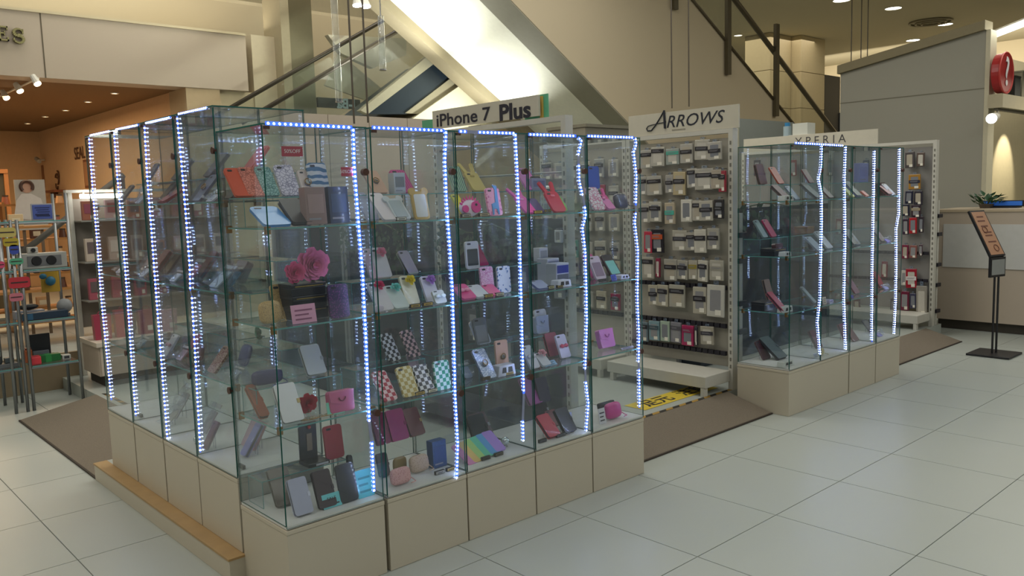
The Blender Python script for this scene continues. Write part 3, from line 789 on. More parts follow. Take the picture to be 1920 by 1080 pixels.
# packs on the second bay, seen through the end case
PALE = ['b3afa3', 'aca89d', 'b9b4a6', 'a7a49b', 'c0b8a4', '9fa09c']
k = 0
for r_i, z in enumerate((1.62, 1.42, 1.2, .98, .84, .58)):
    for i in range(6):
        yy = 4.24 + i * .145
        c = PALE[(k * 5 + r_i) % 6]
        if (r_i, i) in ((1, 1), (3, 3), (5, 0)): c = ('a03a44', '5aa08c', '93304e')[r_i // 2]
        hang_pack((XA - .055, yy, z), .095 + .02 * ((k * 7) % 3) / 2, .13 + .012 * (k % 2), c, '26242a' if k % 4 else None,
                  'hanging pack, %s from right in the %s row of the rack behind the end showcase' % (('first', 'second', 'third', 'fourth', 'fifth', 'sixth')[i], ROWN[r_i]), 'packs on the rack behind the end showcase')
        k += 1
# --- gondola with iPhone 7 Plus header
XI = 3.37
def hdr_iphone(t):
    INKN = plain('1f2232', .5)
    ym = lambda a, b: (on_x(a, 210, XI).y + on_x(b, 210, XI).y) / 2
    lettering('iPhone 7', .112, INKN, t, (XI - .014, ym(820, 922), on_x(872, 221, XI).z), YZ, offset=.0014, xs=1.36)
    lettering('Plus', .132, INKN, t, (XI - .014, ym(937, 1000), on_x(968, 210, XI).z), YZ, offset=.004, xs=1.3)
    box('small_caption', XI - .0155, XI - .0125, on_x(905, 236, XI).y, on_x(882, 237, XI).y, on_x(890, 237, XI).z - .002, on_x(890, 237, XI).z + .003, plain('8f8a7c', .6), t)
yA, yB = on_x(1012, 178, XI).y, on_x(813, 205, XI).y
gI = gondola(XI, 3.205, 4.37, 'white gondola rack frame with bold sans-serif header and dark lower panel', (yA, yB, 1.945, 2.062, hdr_iphone), deckc='2a3340', posts2=False, back='3a4450', ztop=1.93)
for o in list(gI.children):
    if o.name.startswith('back_panel'): bpy.data.objects.remove(o)
NAVYP = plain('19222e', .6, 0, .15, 6)
box('lower_panel', XI + .005, XI + .02, 3.245, 4.365, PZ + .001, 1.36, NAVYP, gI)
bm = B()
for z in (1.62, 1.80): add_tube(bm, (XI, 3.24, z), (XI, 4.37, z), .007, 6)
obj('cross_rail', bm, STEEL, gI)
gc = thing('green_card', 'mint green card behind the right end of the bold sans-serif header', 'card')
q0, q1 = on_x(1012, 178, XI + .03), on_x(1030, 222, XI + .03)
box('card', XI + .022, XI + .028, q1.y, q0.y + .12, 1.931, q0.z, plain('62b38c', .6), gc)
box('yellow_edge', XI + .016, XI + .0215, on_x(1014, 200, XI).y, on_x(1008, 200, XI).y, 1.931, q0.z - .01, plain('d8b45c', .6), gc)
gc = thing('green_card', 'mint green card behind the left end of the bold sans-serif header', 'card')
q0, q1 = on_x(793, 228, XI + .03), on_x(822, 240, XI + .03)
box('card', XI + .022, XI + .028, q1.y, q0.y, 1.931, q0.z + .005, plain('5aa882', .6), gc)
box('clip', XI + .018, XI + .0215, q1.y + .02, q1.y + .05, 1.931, 1.96, STEEL, gc)
# continuing dark racks behind the long row
for k, (y0, y1, lab) in enumerate(((4.42, 5.6, 'dark navy low rack panel with green garland behind the second showcase'), (5.62, 6.8, 'dark navy low rack panel farthest behind the corner showcase'))):
    t = thing('low_rack', lab, 'display rack')
    box('panel', XI + .005, XI + .02, y0 + .03, y1 - .001, PZ + .001, 1.36, NAVYP, t)
    for yy in (y0, y1 - .03): box('post', XI - .02, XI + .004, yy, yy + .03, PZ + .001, 1.38, plain('8d9092', .5), t)
    box('base_deck', XI - .33, XI - .021, y0 + .01, y1, PZ + .001, PZ + .14, plain('2a3340', .5), t)
def garland(label, y0, y1, seed, zt=1.3, n=240):
    rr = random.Random(seed); t = thing('ivy_garland', label, 'garland')
    bm = B()
    for i in range(n):
        c = Vector((XI - .03 - rr.uniform(0, .07), rr.uniform(y0, y1), zt - abs(rr.gauss(0, .16))))
        a = rr.uniform(0, 2 * PI); L = rr.uniform(.03, .07); d = Vector((-.4, math.cos(a), math.sin(a))).normalized(); s_ = d.cross(Vector((1, 0, 0))).normalized() * L * .35
        vs = [bm.verts.new(v) for v in (c, c + d * L * .5 + s_, c + d * L, c + d * L * .5 - s_)]; bm.faces.new(vs)
    o = obj('leaves', bm, plain('2c4434', .6, 0, .4, 20), t); tag(o, kind='stuff')
    bm = B(); add_path(bm, [(XI - .05, y0 + (y1 - y0) * i / 12, zt + .03 * math.sin(i * 1.3)) for i in range(13)], .006, 5); obj('vine', bm, plain('33402a', .7), t)
garland('dark green leaf garland hanging across the dark rack behind the third showcase', 3.3, 4.35, 5)
garland('dark green leaf garland hanging across the dark rack behind the second showcase', 4.45, 5.6, 6)
# dark and pale packs on the iPhone rack
k = 0
for (px, pb, w_, h_, c, wd) in ((1048, 455, 14, 24, 'd4d6dc', 'small white'), (1050, 560, 20, 50, '8d8e96', 'tall grey'), (985, 560, 16, 60, '3e4654', 'dark slate'), (905, 470, 14, 50, '46505c', 'dark grey'),
                                (1020, 690, 24, 60, '343c4a', 'dark navy'), (955, 690, 20, 60, '3a4250', 'dark blue'), (890, 640, 18, 60, '38404c', 'charcoal')):
    q = on_x(px, pb, XI - .05); q2 = on_x(px, pb - h_, XI - .05); ya, yb = on_x(px - w_ / 2, pb, XI - .05).y, on_x(px + w_ / 2, pb, XI - .05).y
    hang_pack((XI - .05, q.y, q.z), abs(ya - yb), q2.z - q.z, c, None, wd + ' hanging pack on the dark-panelled rack seen through the showcases', 'packs on the dark-panelled rack')
# --- XPERIA gondola
XX = 8.5
def hdr_x(t):
    ym = (on_x(1480, 255, XX).y + on_x(1600, 252, XX).y) / 2
    lettering('XPERIA', .125, plain('3c3a40', .6), t, (XX - .014, ym, 1.985), YZ, offset=-.001, space=1.55)
gX = gondola(XX, 3.2, 5.3, 'white gondola rack with spaced-capitals header behind the right-hand showcases', (3.78, 5.32, 1.912, 2.06, hdr_x), two_bay=True, dashes=(.80, .53), back='8d8b88')
XP = [(1706, 315, 20, 30, '4a4446', 0, 'dark'), (1726, 312, 16, 26, '5a4a44', 0, 'brown'), (1715, 355, 24, 28, 'a87a2c', '22243a', 'amber'),
      (1704, 382, 16, 24, '22243c', 0, 'navy'), (1722, 384, 18, 26, '2a2634', 0, 'black'), (1698, 405, 16, 22, '26263a', 0, 'low navy'), (1718, 408, 20, 24, '3a2a34', 'a89a7c', 'dark'),
      (1698, 440, 12, 30, '3c2c40', 0, 'purple'), (1712, 438, 16, 30, 'b0222c', 0, 'bright red'), (1727, 436, 10, 30, '352a34', 0, 'dark'),
      (1697, 485, 14, 26, '7c2c46', 0, 'plum'), (1712, 484, 16, 24, '8c5a54', 0, 'rosewood'), (1726, 480, 8, 22, '54424a', 0, 'dusky'),
      (1694, 535, 10, 28, 'c8c4bc', 0, 'white'), (1709, 540, 22, 36, 'a01c30', 'e0d8d8', 'crimson'), (1696, 582, 18, 36, '70203c', 0, 'wine red'), (1712, 578, 12, 28, '3c3c58', 0, 'slate'), (1728, 596, 22, 60, '9a958c', 0, 'tall grey')]
for kx in range(16):
    px = 1420 + kx * 17; XP.append((px, (330, 440, 520, 590)[kx % 4], 13, 30, ('4c4a52', '5a3840', '3c4458', '6e6660', '7c2c3c')[kx % 5], 0, ('slate', 'plum', 'indigo', 'taupe', 'red')[kx % 5] + ('', ' striped', ' tall', ' small')[kx // 5]))
seen = {}
for (px, pb, w_, h_, c, hd_, wd) in XP:
    q = on_x(px, pb, XX - .06); q2 = on_x(px, pb - h_, XX - .06); ya, yb = on_x(px - w_ / 2, pb, XX - .06).y, on_x(px + w_ / 2, pb, XX - .06).y
    seen[wd] = seen.get(wd, 0) + 1
    col_ = 'right post' if px > 1690 else ('middle post' if px > 1560 else 'far end')
    rowz = 'top' if pb < 345 else 'upper' if pb < 415 else 'middle' if pb < 500 else 'lower' if pb < 560 else 'bottom'
    hang_pack((XX - .06, q.y, q.z), abs(ya - yb) * .9, q2.z - q.z, c, hd_ or None, '%s pack hanging in the %s part of the capitals-headed rack near its %s' % (wd, rowz, col_), 'packs on the capitals-headed rack')
plant('leafy_plant', 'dark leafy plant behind the left end of the right-hand showcases', (5.75, 4.4, PZ), .3, 1.45, 170, True, 9, .16)
# dark rack with garland behind the right-hand showcases
t = thing('low_rack', 'dark navy low rack panel standing behind the right-hand showcases', 'display rack')
box('panel', 5.45, 7.9, 4.0, 4.015, PZ + .001, 1.33, NAVYP, t)
for xx in (5.42, 7.9): box('post', xx, xx + .03, 3.985, 4.015, PZ + .001, 1.36, plain('8d9092', .5), t)
box('base_deck', 5.45, 7.9, 3.8, 3.984, PZ + .001, PZ + .12, plain('2a3340', .5), t)
rr = random.Random(21); t = thing('ivy_garland', 'dark green leaf garland on the dark rack behind the right-hand showcases', 'garland')
bm = B()
for i in range(260):
    c = Vector((5.45 + abs(rr.gauss(0, .8)), 3.97 - rr.uniform(0, .07), 1.34 - abs(rr.gauss(0, .2)))); a = rr.uniform(0, 2 * PI); L = rr.uniform(.04, .08)
    if c.x > 7.85: continue
    d = Vector((math.cos(a), -.4, math.sin(a))).normalized(); s_ = d.cross(Vector((0, 1, 0))).normalized() * L * .35
    bm.faces.new([bm.verts.new(v) for v in (c, c + d * L * .5 + s_, c + d * L, c + d * L * .5 - s_)])
tag(obj('leaves', bm, plain('2c4434', .6, 0, .4, 20), t), kind='stuff')
bm = B(); add_path(bm, [(5.45 + .2 * i, 3.96, 1.345 + .02 * math.sin(i * 1.3)) for i in range(12)], .006, 5); obj('vine', bm, plain('33402a', .7), t)
# panels behind the kiosk
bk = thing('kiosk_back_wall', 'pinkish grey back wall of the kiosk behind the corner showcases', 'panel')
YB = 6.95
a, b_ = on_y(530, 196, YB), on_y(830, 226, YB)
PK = plain('a89c8c', .7)
nb = 4
for i in range(nb):
    xa_, xb_ = a.x + (b_.x - a.x) * i / nb, a.x + (b_.x - a.x) * (i + 1) / nb
    box('wall_panel', xa_ + .003, xb_ - .003, YB, YB + .04, PZ + .001, 2.3, PK, bk)
cab = thing('dark_grey_cabinet_top', 'grey cabinet whose top shows left of the cursive rack header', 'cabinet')
a, b_ = on_y(1097, 232, 5.4), on_y(1183, 240, 5.4)
box('carcass', a.x, b_.x, 5.4, 5.9, PZ + .001, a.z - .03, plain('8c8778', .6), cab)
box('top_board', a.x - .01, b_.x + .01, 5.38, 5.91, a.z - .0295, a.z, plain('7c7868', .6), cab)
gb = thing('grey_panel_board', 'blue-grey board standing behind the gap right of the cursive rack header', 'panel')
a, b_ = on_y(1385, 222, 6.0), on_y(1488, 226, 6.0)
box('board', a.x, b_.x, 6.0, 6.03, .001, a.z, plain('8f9590', .6), gb)
box('board_frame', a.x - .02, a.x - .0005, 5.99, 6.04, .001, a.z, plain('a9a898', .6), gb)
wb = thing('white_carton', 'white box with blue-capped bottle shape on top of the rack behind the right-hand showcases', 'box')
a, b_ = on_x(1520, 230, XX + .1), on_x(1492, 247, XX + .1)
box('carton', XX + .03, XX + .2, a.y, b_.y, 2.065, a.z, plain('c9cbc2', .6), wb)
box('shelf', XX + .004, XX + .22, a.y - .03, b_.y + .03, 2.05, 2.0645, WHITE, wb)
bo = thing('blue_capped_bottle', 'pale bottle with blue cap beside the white box above the right-hand showcases', 'bottle')
q = on_x(1493, 240, XX + .1)
bm = B(); add_tube(bm, (XX + .1, b_.y + .10, 2.0605), (XX + .1, b_.y + .10, 2.17), .045, 12); obj('bottle_body', bm, plain('9db0b8', .4), bo)
bm = B(); add_tube(bm, (XX + .1, b_.y + .10, 2.17), (XX + .1, b_.y + .10, 2.21), .03, 12); obj('cap', bm, plain('2f7fb0', .4), bo)
box('bracket', XX + .02, XX + .2, b_.y + .031, b_.y + .16, 2.05, 2.06, WHITE, bo)
# ceiling lamp reflections source: fluorescent fixtures over the kiosk interior
def tube_fix(label, p0, p1, s=6):
    t = thing('fluorescent_fixture', label, 'ceiling light')
    p0, p1 = Vector(p0), Vector(p1)
    bm = B(); add_tube(bm, p0, p1, .022, 8); obj('tube', bm, emit('fbfff0', s), t, True)
    bm = B(); add_tube(bm, p0 + Vector((0, 0, .05)), p1 + Vector((0, 0, .05)), .03, 6); obj('fitting', bm, WHITE, t)
    return t
# ================================================================ LEFT: chrome rack, cabinet, store items
rk = thing('chrome_rack', 'chrome and glass shelf rack with small gadgets at the far left', 'rack')
YR0, YR1 = 6.95, 7.32
def ppx(px, py, y=YR0): return on_y(px, py, y).x
xs = [ppx(14, 600), ppx(46, 700), ppx(58, 700), ppx(152, 700)]
zs = [.33, .67, 1.05, 1.41]
for i, x in enumerate(xs + [xs[0] - .9]):
    for y in (YR0, YR1):
        bm = B(); add_tube(bm, (x, y, PZ + .002 if x > 1.8 else .002), (x, y, 1.62 if i == 3 else 1.43), .012, 8); obj('post', bm, STEEL, rk, True)
for (x0, x1) in ((xs[0] - .9, xs[1]), (xs[2], xs[3])):
    for z in zs:
        bm = B(); add_box(bm, x0 + .013, x1 - .013, YR0 - .01, YR1 + .01, z, z + .008, 0, None, 1, 2); obj('glass_shelf', bm, [SHELFG, EDGE_L], rk)
        for y in (YR0, YR1):
            bm = B(); add_tube(bm, (x0, y, z - .008), (x1, y, z - .008), .007, 5); obj('shelf_rail', bm, STEEL, rk)
# goods on the rack
def simple(name, label, cat, x, z, w, d, h, parts, group='gadgets on the chrome rack', y=YR0 + .12):
    t = thing(name, label, cat, (x, y, z), group=group)
    for (nm, x0, x1, y0, y1, z0, z1, c, bv) in parts:
        box(nm, x0, x1, y0, y1, z0, z1, plain(c, .45), t, bv)
    return t
SH = lambda i: zs[i] + .0085
x_ = ppx(85, 500)
t = simple('radio_speaker', 'silver box speaker with two round black cones on the chrome rack', 'speaker', x_, SH(2), 0, 0, 0,
           [('cabinet', -.15, .17, -.05, .05, 0, .115, 'a9a9a4', .004), ('grille', -.10, .13, -.054, -.0505, .02, .095, '6d6e70', 0)])
for dx in (-.04, .06):
    bm = B(); add_tube(bm, (dx, -.062, .057), (dx, -.0545, .057), .032, 16, .036); obj('cone', bm, BLACK, t)
t = simple('camera', 'small pale camera standing on the silver speaker', 'camera', x_ - .05, SH(2) + .116, 0, 0, 0, [('body', -.035, .035, -.02, .02, 0, .045, 'bdbab2', .004)])
bm = B(); add_tube(bm, (0, -.03, .022), (0, -.0205, .022), .016, 12); obj('lens', bm, BLACK, t)
t = simple('headphone_pack', 'yellow pack with blue headphones on the chrome rack', 'gadget pack', ppx(118, 560), SH(1) + .17, 0, 0, 0, [('backing', -.06, .07, -.01, .01, 0, .24, 'b8922c', .004)], y=YR1 - .02)
bm = B(); add_ball(bm, (0, -.035, .09), .038, 2, (1, .5, 1)); add_ball(bm, (-.05, -.035, .13), .028, 2, (1, .5, .8)); obj('ear_cup', bm, plain('2b6d8c', .4), t, True)
bm = B(); add_tube(bm, (0, .0, .24), (0, .0, .2), .003, 4); obj('hook', bm, STEEL, t); t['label'] = 'yellow pack with blue headphones hanging at the back of the chrome rack'
bm = B(); add_tube(bm, (-.06, .006, .245), (.07, .006, .245), .006, 5); obj('peg_bar', bm, STEEL, t)
t = simple('blue_notice', 'blue notice card in a silver frame on the top shelf of the chrome rack', 'sign', ppx(87, 400), SH(3), 0, 0, 0, [('frame', -.075, .075, -.006, .006, 0, .125, '9a9aa0', .002), ('sheet', -.066, .066, -.0085, -.0062, .01, .116, '4a5aa0', 0)])
bm = B()
for i, z in enumerate((.092, .076, .06, .038, .028)): add_box(bm, -.05 + .008 * (i % 3), .05 - .006 * (i % 2), -.0098, -.0086, z, z + (.006 if i < 3 else .012))
obj('printed_lines', bm, plain('28305a', .6), t)
t = simple('headset_case', 'flat black oval headset on a lower shelf of the chrome rack', 'headset', ppx(66, 585), SH(1) + .0, 0, 0, 0, [('tray', -.10, .1, -.05, .05, 0, .06, '8c8f9a', .004)])
bm = B(); add_ball(bm, (0, 0, .085), .06, 2, (1.2, .7, .4)); obj('headset', bm, BLACK, t, True)
simple('navy_box', 'long navy box on the middle shelf of the chrome rack', 'box', ppx(85, 592), SH(1) - .0, 0, 0, 0, [('carton', -.15, .16, -.04, .05, 0, .055, '1c2f42', .004), ('label', -.15, -.08, -.042, -.0402, .005, .05, '2c5878', 0)], y=YR0 + .05)
for o in COL.objects:
    if o.get('label', '').startswith('flat black oval headset'): o.location.z = SH(1) + .0; o.location.y = YR0 + .2
t = simple('grey_speaker', 'round grey speaker on the middle shelf of the chrome rack', 'speaker', ppx(130, 585), SH(1), 0, 0, 0, [('foot', -.03, .03, -.03, .03, 0, .02, '5b5d60', .003)])
bm = B(); add_ball(bm, (0, 0, .075), .058, 2, (1, .8, 1)); obj('speaker_body', bm, plain('85888a', .5), t, True)
simple('red_gadget', 'small bright red cube gadget on the lowest shelf of the chrome rack', 'gadget', ppx(70, 677), SH(0), 0, 0, 0, [('body', -.035, .035, -.03, .03, 0, .06, 'd8404a', .006), ('cap', -.03, .03, -.025, .025, .061, .066, 'b83440', .002)], y=YR0 + .06)
simple('orange_gadget', 'small orange gadget behind the red cube on the chrome rack', 'gadget', ppx(64, 668), SH(0), 0, 0, 0, [('body', -.025, .025, -.02, .02, 0, .1, 'b0603a', .006), ('cap', -.02, .02, -.015, .015, .101, .115, '803c24', .002)], y=YR0 + .18)
simple('green_box', 'flat dark green box on the lowest shelf of the chrome rack', 'box', ppx(97, 672), SH(0), 0, 0, 0, [('carton', -.075, .085, -.03, .04, 0, .055, '1f6a34', .003), ('band', -.02, .02, -.032, .042, .0, .0555, '2f8a48', 0)])
simple('wrist_watch_box', 'pale watch box on the lowest shelf of the chrome rack', 'box', ppx(131, 668), SH(0), 0, 0, 0, [('carton', -.03, .03, -.03, .03, 0, .035, 'b8bab4', .003), ('window', -.018, .018, -.032, -.0302, .008, .027, '3a3c40', 0)])
for k, (px, py, w_, h_, c, lab) in enumerate(((38, 540, .14, .08, 'b02c38', 'red sign card clipped to the chrome rack post'), (32, 565, .09, .06, 'b86a78', 'pink round card below the red sign card on the chrome rack'),
                                              (32, 496, .09, .045, '4f9a78', 'green oval card clipped to the chrome rack post'), (28, 477, .06, .07, '35479c', 'blue card under the yellow card on the chrome rack'),
                                              (22, 462, .10, .06, 'a8952c', 'mustard yellow card on the chrome rack post, second from top'), (14, 445, .12, .07, 'b8a860', 'yellow card highest on the chrome rack post'),
                                              (3, 503, .05, .05, 'c04468', 'pink card at the far left edge of the chrome rack'))):
    q = on_y(px, py, YR0 - .03)
    t = thing('pop_card', lab, 'card', (q.x, YR0 - .0165, q.z), group='pop cards on the chrome rack')
    bm = B(); add_prism(bm, rrect(w_, h_, min(h_ * .4, .02), 3), -.003, .0); obj('card', bm, plain(c, .6), t)
    bm = B(); add_prism(bm, rrect(w_ * .8, h_ * .12, .003, 2, 0, h_ * .45), -.0045, -.0031); obj('printed_line', bm, plain('3a2a2a', .6), t)
    box('clip', -.008, .008, .0002, .004, h_ * .5, h_ * .7, STEEL, t)
simple('tool_tray', 'grey wire tray with dark gadgets at the far left of the chrome rack', 'tray', ppx(10, 690), SH(0), 0, 0, 0, [('tray', -.1, .1, -.05, .05, 0, .03, '6a6d70', .003), ('gadget', -.06, .0, -.03, .03, .031, .09, '33383c', .005), ('gadget', .02, .08, -.03, .03, .031, .07, '4a5458', .005)])
simple('cable_box', 'dark grey cable box on the lowest shelf between the green box and post', 'box', ppx(112, 660), SH(0), 0, 0, 0, [('carton', -.04, .04, -.02, .02, 0, .03, '33363a', .003), ('label', -.02, .02, -.022, -.0202, .005, .025, '8a8c8c', 0)], y=YR1 - .05)
simple('desk_gadget', 'tilted black gadget holder on the lowest shelf of the chrome rack', 'gadget', ppx(90, 650), SH(0), 0, 0, 0, [('base', -.09, .1, -.03, .03, 0, .02, '3c3f44', .003), ('back', -.07, .08, .0, .02, .021, .2, '16191f', .004), ('tray', -.05, .06, -.03, -.001, .021, .07, '6f747c', .003)], y=YR1 - .1)

# small store gondola with lamp, left end of kiosk
g2 = thing('lamp_gondola', 'white rack topped by a fluorescent lamp behind the left showcases', 'display rack')
YG = 7.55
a = on_y(127, 362, YG); gx0, gx1, gz = a.x, a.x + 1.35, a.z
for x in (gx0, gx1): box('post', x, x + .03, YG, YG + .03, PZ + .001, gz, plain('c9c7bd', .5), g2)
box('back_panel', gx0 + .031, gx1 - .001, YG + .032, YG + .045, .5, gz - .05, plain('8d867c', .7), g2)
box('top_bar', gx0 - .02, gx1 + .05, YG - .02, YG + .05, gz + .001, gz + .025, plain('c9c7bd', .5), g2)
u = on_y(150, 367, YG - .06); v = on_y(205, 368, YG - .06)
bm = B(); add_tube(bm, (u.x, YG - .06, gz - .03), (u.x + .33, YG - .06, gz - .03), .019, 10); obj('lamp_tube', bm, emit('fffdf4', 12), g2, True)
bm = B(); add_tube(bm, (u.x + .03, YG - .06, gz - .012), (u.x + .03, YG - .02, gz + .002), .006, 5); add_tube(bm, (u.x + .3, YG - .06, gz - .012), (u.x + .3, YG - .02, gz + .002), .006, 5); obj('lamp_holder', bm, WHITE, g2)
for z in (1.40, 1.06, .74): box('shelf', gx0 + .031, gx1 - .001, YG - .2, YG + .031, z - .012, z, plain('8f8c84', .5), g2)
K = random.Random(12)
for zi, z in enumerate((1.40, 1.06, .74)):
    for i in range(7):
        x = gx0 + .11 + i * .18
        c = K.choice(['b8a8a0', '8d8480', 'c0a0a4', 'a06a78', 'b8b0a4', '3a3c48', 'c8b8a8', '9c5f4a', 'b85a78'])
        if zi == 2 and i < 4: c = ('b05a68', 'a84860', 'a03850', '98404c')[i]
        t = thing('accessory_box', '%s box, %s from left on the %s shelf of the lamp-topped rack' % ({'3a3c48': 'dark', '9c5f4a': 'brown'}.get(c, 'pinkish' if c in ('c0a0a4', 'a06a78', 'b85a78', 'b05a68', 'a84860', 'a03850', '98404c') else 'pale grey'),
                  ('first', 'second', 'third', 'fourth', 'fifth', 'sixth', 'seventh')[i], ('upper', 'middle', 'lower')[zi]), 'box', (x, YG - .12, z + .0005), group='boxes on the lamp-topped rack')
        h_ = K.uniform(.14, .2)
        box('carton', -.05, .05, -.02, .02, 0, h_, plain(c, .5), t, .003)
        box('front_window', -.035, .035, -.0225, -.0202, h_ * .35, h_ * .85, plain(K.choice(['6c5e5c', 'd4cac0', '8f4a5a', '4a4a54']), .4), t)
        box('price_tag', .01, .035, -.0225, -.0202, h_ * .08, h_ * .25, WHITE, t)
cb = thing('white_cabinet', 'low white cabinet with dark toe kick behind the left showcases', 'cabinet')
a = on_z(171, 738, PZ); zt = on_y(168, 646, 6.86).z
cx0, cx1, cy0, cy1 = 1.88, 3.0, 6.9, 7.34
box('carcass', cx0 + .02, cx1 - .02, cy0 + .01, cy1, PZ + .09, zt - .04, plain('bcae9f', .5), cb)
box('top_board', cx0, cx1, cy0 - .02, cy1 + .01, zt - .0395, zt, plain('cfc4b4', .4), cb, .004)
box('toe_kick', cx0 + .06, cx1 - .05, cy0 + .03, cy1 - .02, PZ + .001, PZ + .0895, plain('35302c', .7), cb)
box('door', cx0 + .03, (cx0 + cx1) / 2 - .002, cy0 - .006, cy0 + .0095, PZ + .095, zt - .045, plain('c0b2a3', .5), cb)
box('door', (cx0 + cx1) / 2 + .002, cx1 - .03, cy0 - .006, cy0 + .0095, PZ + .095, zt - .045, plain('c0b2a3', .5), cb)
for k, (x, c, wd, h_) in enumerate(((1.98, 'a03a50', 'dark red', .2), (2.14, 'a84858', 'red', .22), (2.32, '8c3448', 'wine', .2), (2.5, 'c09098', 'pink', .18))):
    t = thing('gift_bag', wd + ' glossy gift bag standing on the white cabinet', 'bag', (x, 7.05, zt + .0008), group='gift bags on the white cabinet')
    bm = B(); add_prism(bm, [(-.06, 0), (.06, 0), (.066, h_), (-.066, h_)], -.03, .03); obj('bag_body', bm, plain(c, .35), t)
    bm = B(); add_ring(bm, (0, -.02, h_), .03, .003, 'Y', 10, 5, 0, PI); obj('handle', bm, plain(c, .4), t)
    box('tag', .0, .04, -.033, -.0305, .03, .07, WHITE, t)
# low beige side panel under the chrome rack
lp = thing('low_beige_barrier', 'low brown-beige barrier panel behind the chrome rack', 'panel')
for i in range(3): box('barrier_panel', -2.2 + i * 1.4, -2.2 + (i + 1) * 1.4 - .006, 7.62, 7.66, .001, .30, plain('8f7f66', .7), lp)
# sloping handrail of stairs behind the rack
hr = thing('sloping_handrail', 'grey sloping handrail bar seen behind the chrome rack', 'handrail')
u, v = on_y(36, 478, 8.6), on_y(148, 392, 8.6); d = v - u
bm = B(); add_tube(bm, u - d * .05, v + d * .8, .03, 8); obj('bar', bm, plain('6c6a66', .4, .4), hr, True)
for e_ in (u, v + d * .78):
    bm = B(); add_tube(bm, (e_.x, 8.6, 0), (e_.x, 8.6, e_.z), .02, 8); obj('post', bm, plain('6c6a66', .4, .4), hr)
# poster and decorations in the store
YP = 11.15
q0, q1 = on_y(26, 337, YP), on_y(90, 414, YP)
po = thing('poster_board', 'large pale poster of a smiling woman behind the chrome rack', 'poster')
box('board', q0.x, q1.x, YP, YP + .03, q1.z - .1, q0.z, plain('a9a49a', .6), po)
box('easel_leg', q0.x + .05, q0.x + .08, YP + .031, YP + .06, 0, q1.z, plain('6a5a48', .6), po); box('easel_leg', q1.x - .08, q1.x - .05, YP + .031, YP + .06, 0, q1.z, plain('6a5a48', .6), po)
fc = on_y(50, 352, YP)
bm = B(); add_tube(bm, (fc.x, YP - .004, fc.z), (fc.x, YP - .001, fc.z), .062, 20); obj('printed_face', bm, plain('b08a74', .6), po)
bm = B(); add_ring(bm, (fc.x, YP - .006, fc.z + .012), .062, .02, 'Y', 18, 5, -.6, PI + .8); obj('printed_hair', bm, plain('4a3228', .6), po)
s0 = fc.z - .07
prism('printed_clothes', [(fc.x - .16, s0 - .28), (fc.x + .2, s0 - .34), (fc.x + .14, s0 - .06), (fc.x + .04, s0), (fc.x - .06, s0), (fc.x - .12, s0 - .08)], YP - .003, YP - .001, plain('c4c0ba', .6), po)
# timber door frame and shelf goods in the store
fr = thing('timber_doorway', 'orange-brown timber doorway frame at the far left edge in the store', 'frame')
q = on_y(0, 325, 14); 
box('upright', on_y(14, 400, 14).x, on_y(22, 400, 14).x, 14, 14.1, 0, q.z, plain('9c6a3c', .5), fr)
box('lintel', on_y(14, 400, 14).x - 1.0, on_y(22, 400, 14).x, 13.99, 14.11, q.z + .0005, q.z + .06, plain('9c6a3c', .5), fr)
box('dark_opening', on_y(14, 400, 14).x - 1.0, on_y(14, 400, 14).x - .002, 14.04, 14.08, 0, q.z, plain('3f3a2a', .5), fr)
wf = thing('small_wall_frame', 'narrow brown picture frame on the peach store wall above the poster', 'frame')
YW = FY + 7.48
SW = SXW - .012
q0, q1 = on_x(66, 312, SW), on_x(84, 352, SW)
box('frame', SW, SW + .01, q1.y, q0.y, q1.z, q0.z, plain('8a5c38', .5), wf)
box('picture', SW - .004, SW - .0005, q1.y + (q0.y - q1.y) * .25, q0.y - (q0.y - q1.y) * .25, q1.z + .05, q0.z - .05, plain('c79c6c', .5), wf)
cs = thing('security_camera', 'small white security camera on the peach wall above the shelf', 'camera')
q = on_x(84, 300, SW)
bm = B(); add_tube(bm, (SW, q.y, q.z), (SW - .12, q.y, q.z), .015, 6); obj('arm', bm, WHITE, cs)
bm = B(); add_tube(bm, (SW - .12, q.y + .1, q.z + .03), (SW - .12, q.y - .1, q.z - .03), .04, 10); obj('camera_body', bm, plain('b8b4a8', .5), cs)
wl = thing('wall_lettering', 'dark capital letters on the peach store wall beside the left showcase', 'sign')
q0, q1 = on_x(138, 290, SW), on_x(172, 284, SW)
lettering('SEAL SE', abs(q0.y - q1.y) / 3.6, plain('5a3a28', .6), wl, (SW - .002, (q0.y + q1.y) / 2, q0.z), YZ, offset=.003)
wr = thing('wall_ornament', 'dark curled ornament on the peach store wall above a brown ledge', 'ornament')
q = on_x(108, 336, SW)
bm = B(); add_ring(bm, (SW - .01, q.y, q.z), .1, .015, 'X', 14, 5, .3, 4.4); add_ring(bm, (SW - .01, q.y - .06, q.z + .08), .07, .015, 'X', 12, 5, 1.5, 5.5); add_ring(bm, (SW - .01, q.y + .05, q.z - .12), .06, .012, 'X', 12, 5, 3.3, 7); obj('curl', bm, plain('5a3c28', .5), wr, True)
wd_ = thing('wall_ledge', 'brown wooden ledge shelf on the peach store wall', 'shelf')
q0, q1 = on_x(94, 358, SW), on_x(122, 356, SW)
box('ledge', SW - .18, SW, q1.y, q0.y, q0.z - .04, q0.z, plain('7c4a34', .5), wd_); box('bracket', SW - .12, SW, (q0.y + q1.y) / 2 - .02, (q0.y + q1.y) / 2 + .02, q0.z - .14, q0.z - .0405, plain('5a3424', .5), wd_)
wp_ = thing('wall_poster', 'tall brown framed panel on the peach wall beside the left showcase', 'frame')
q0, q1 = on_x(155, 300, SW), on_x(170, 352, SW)
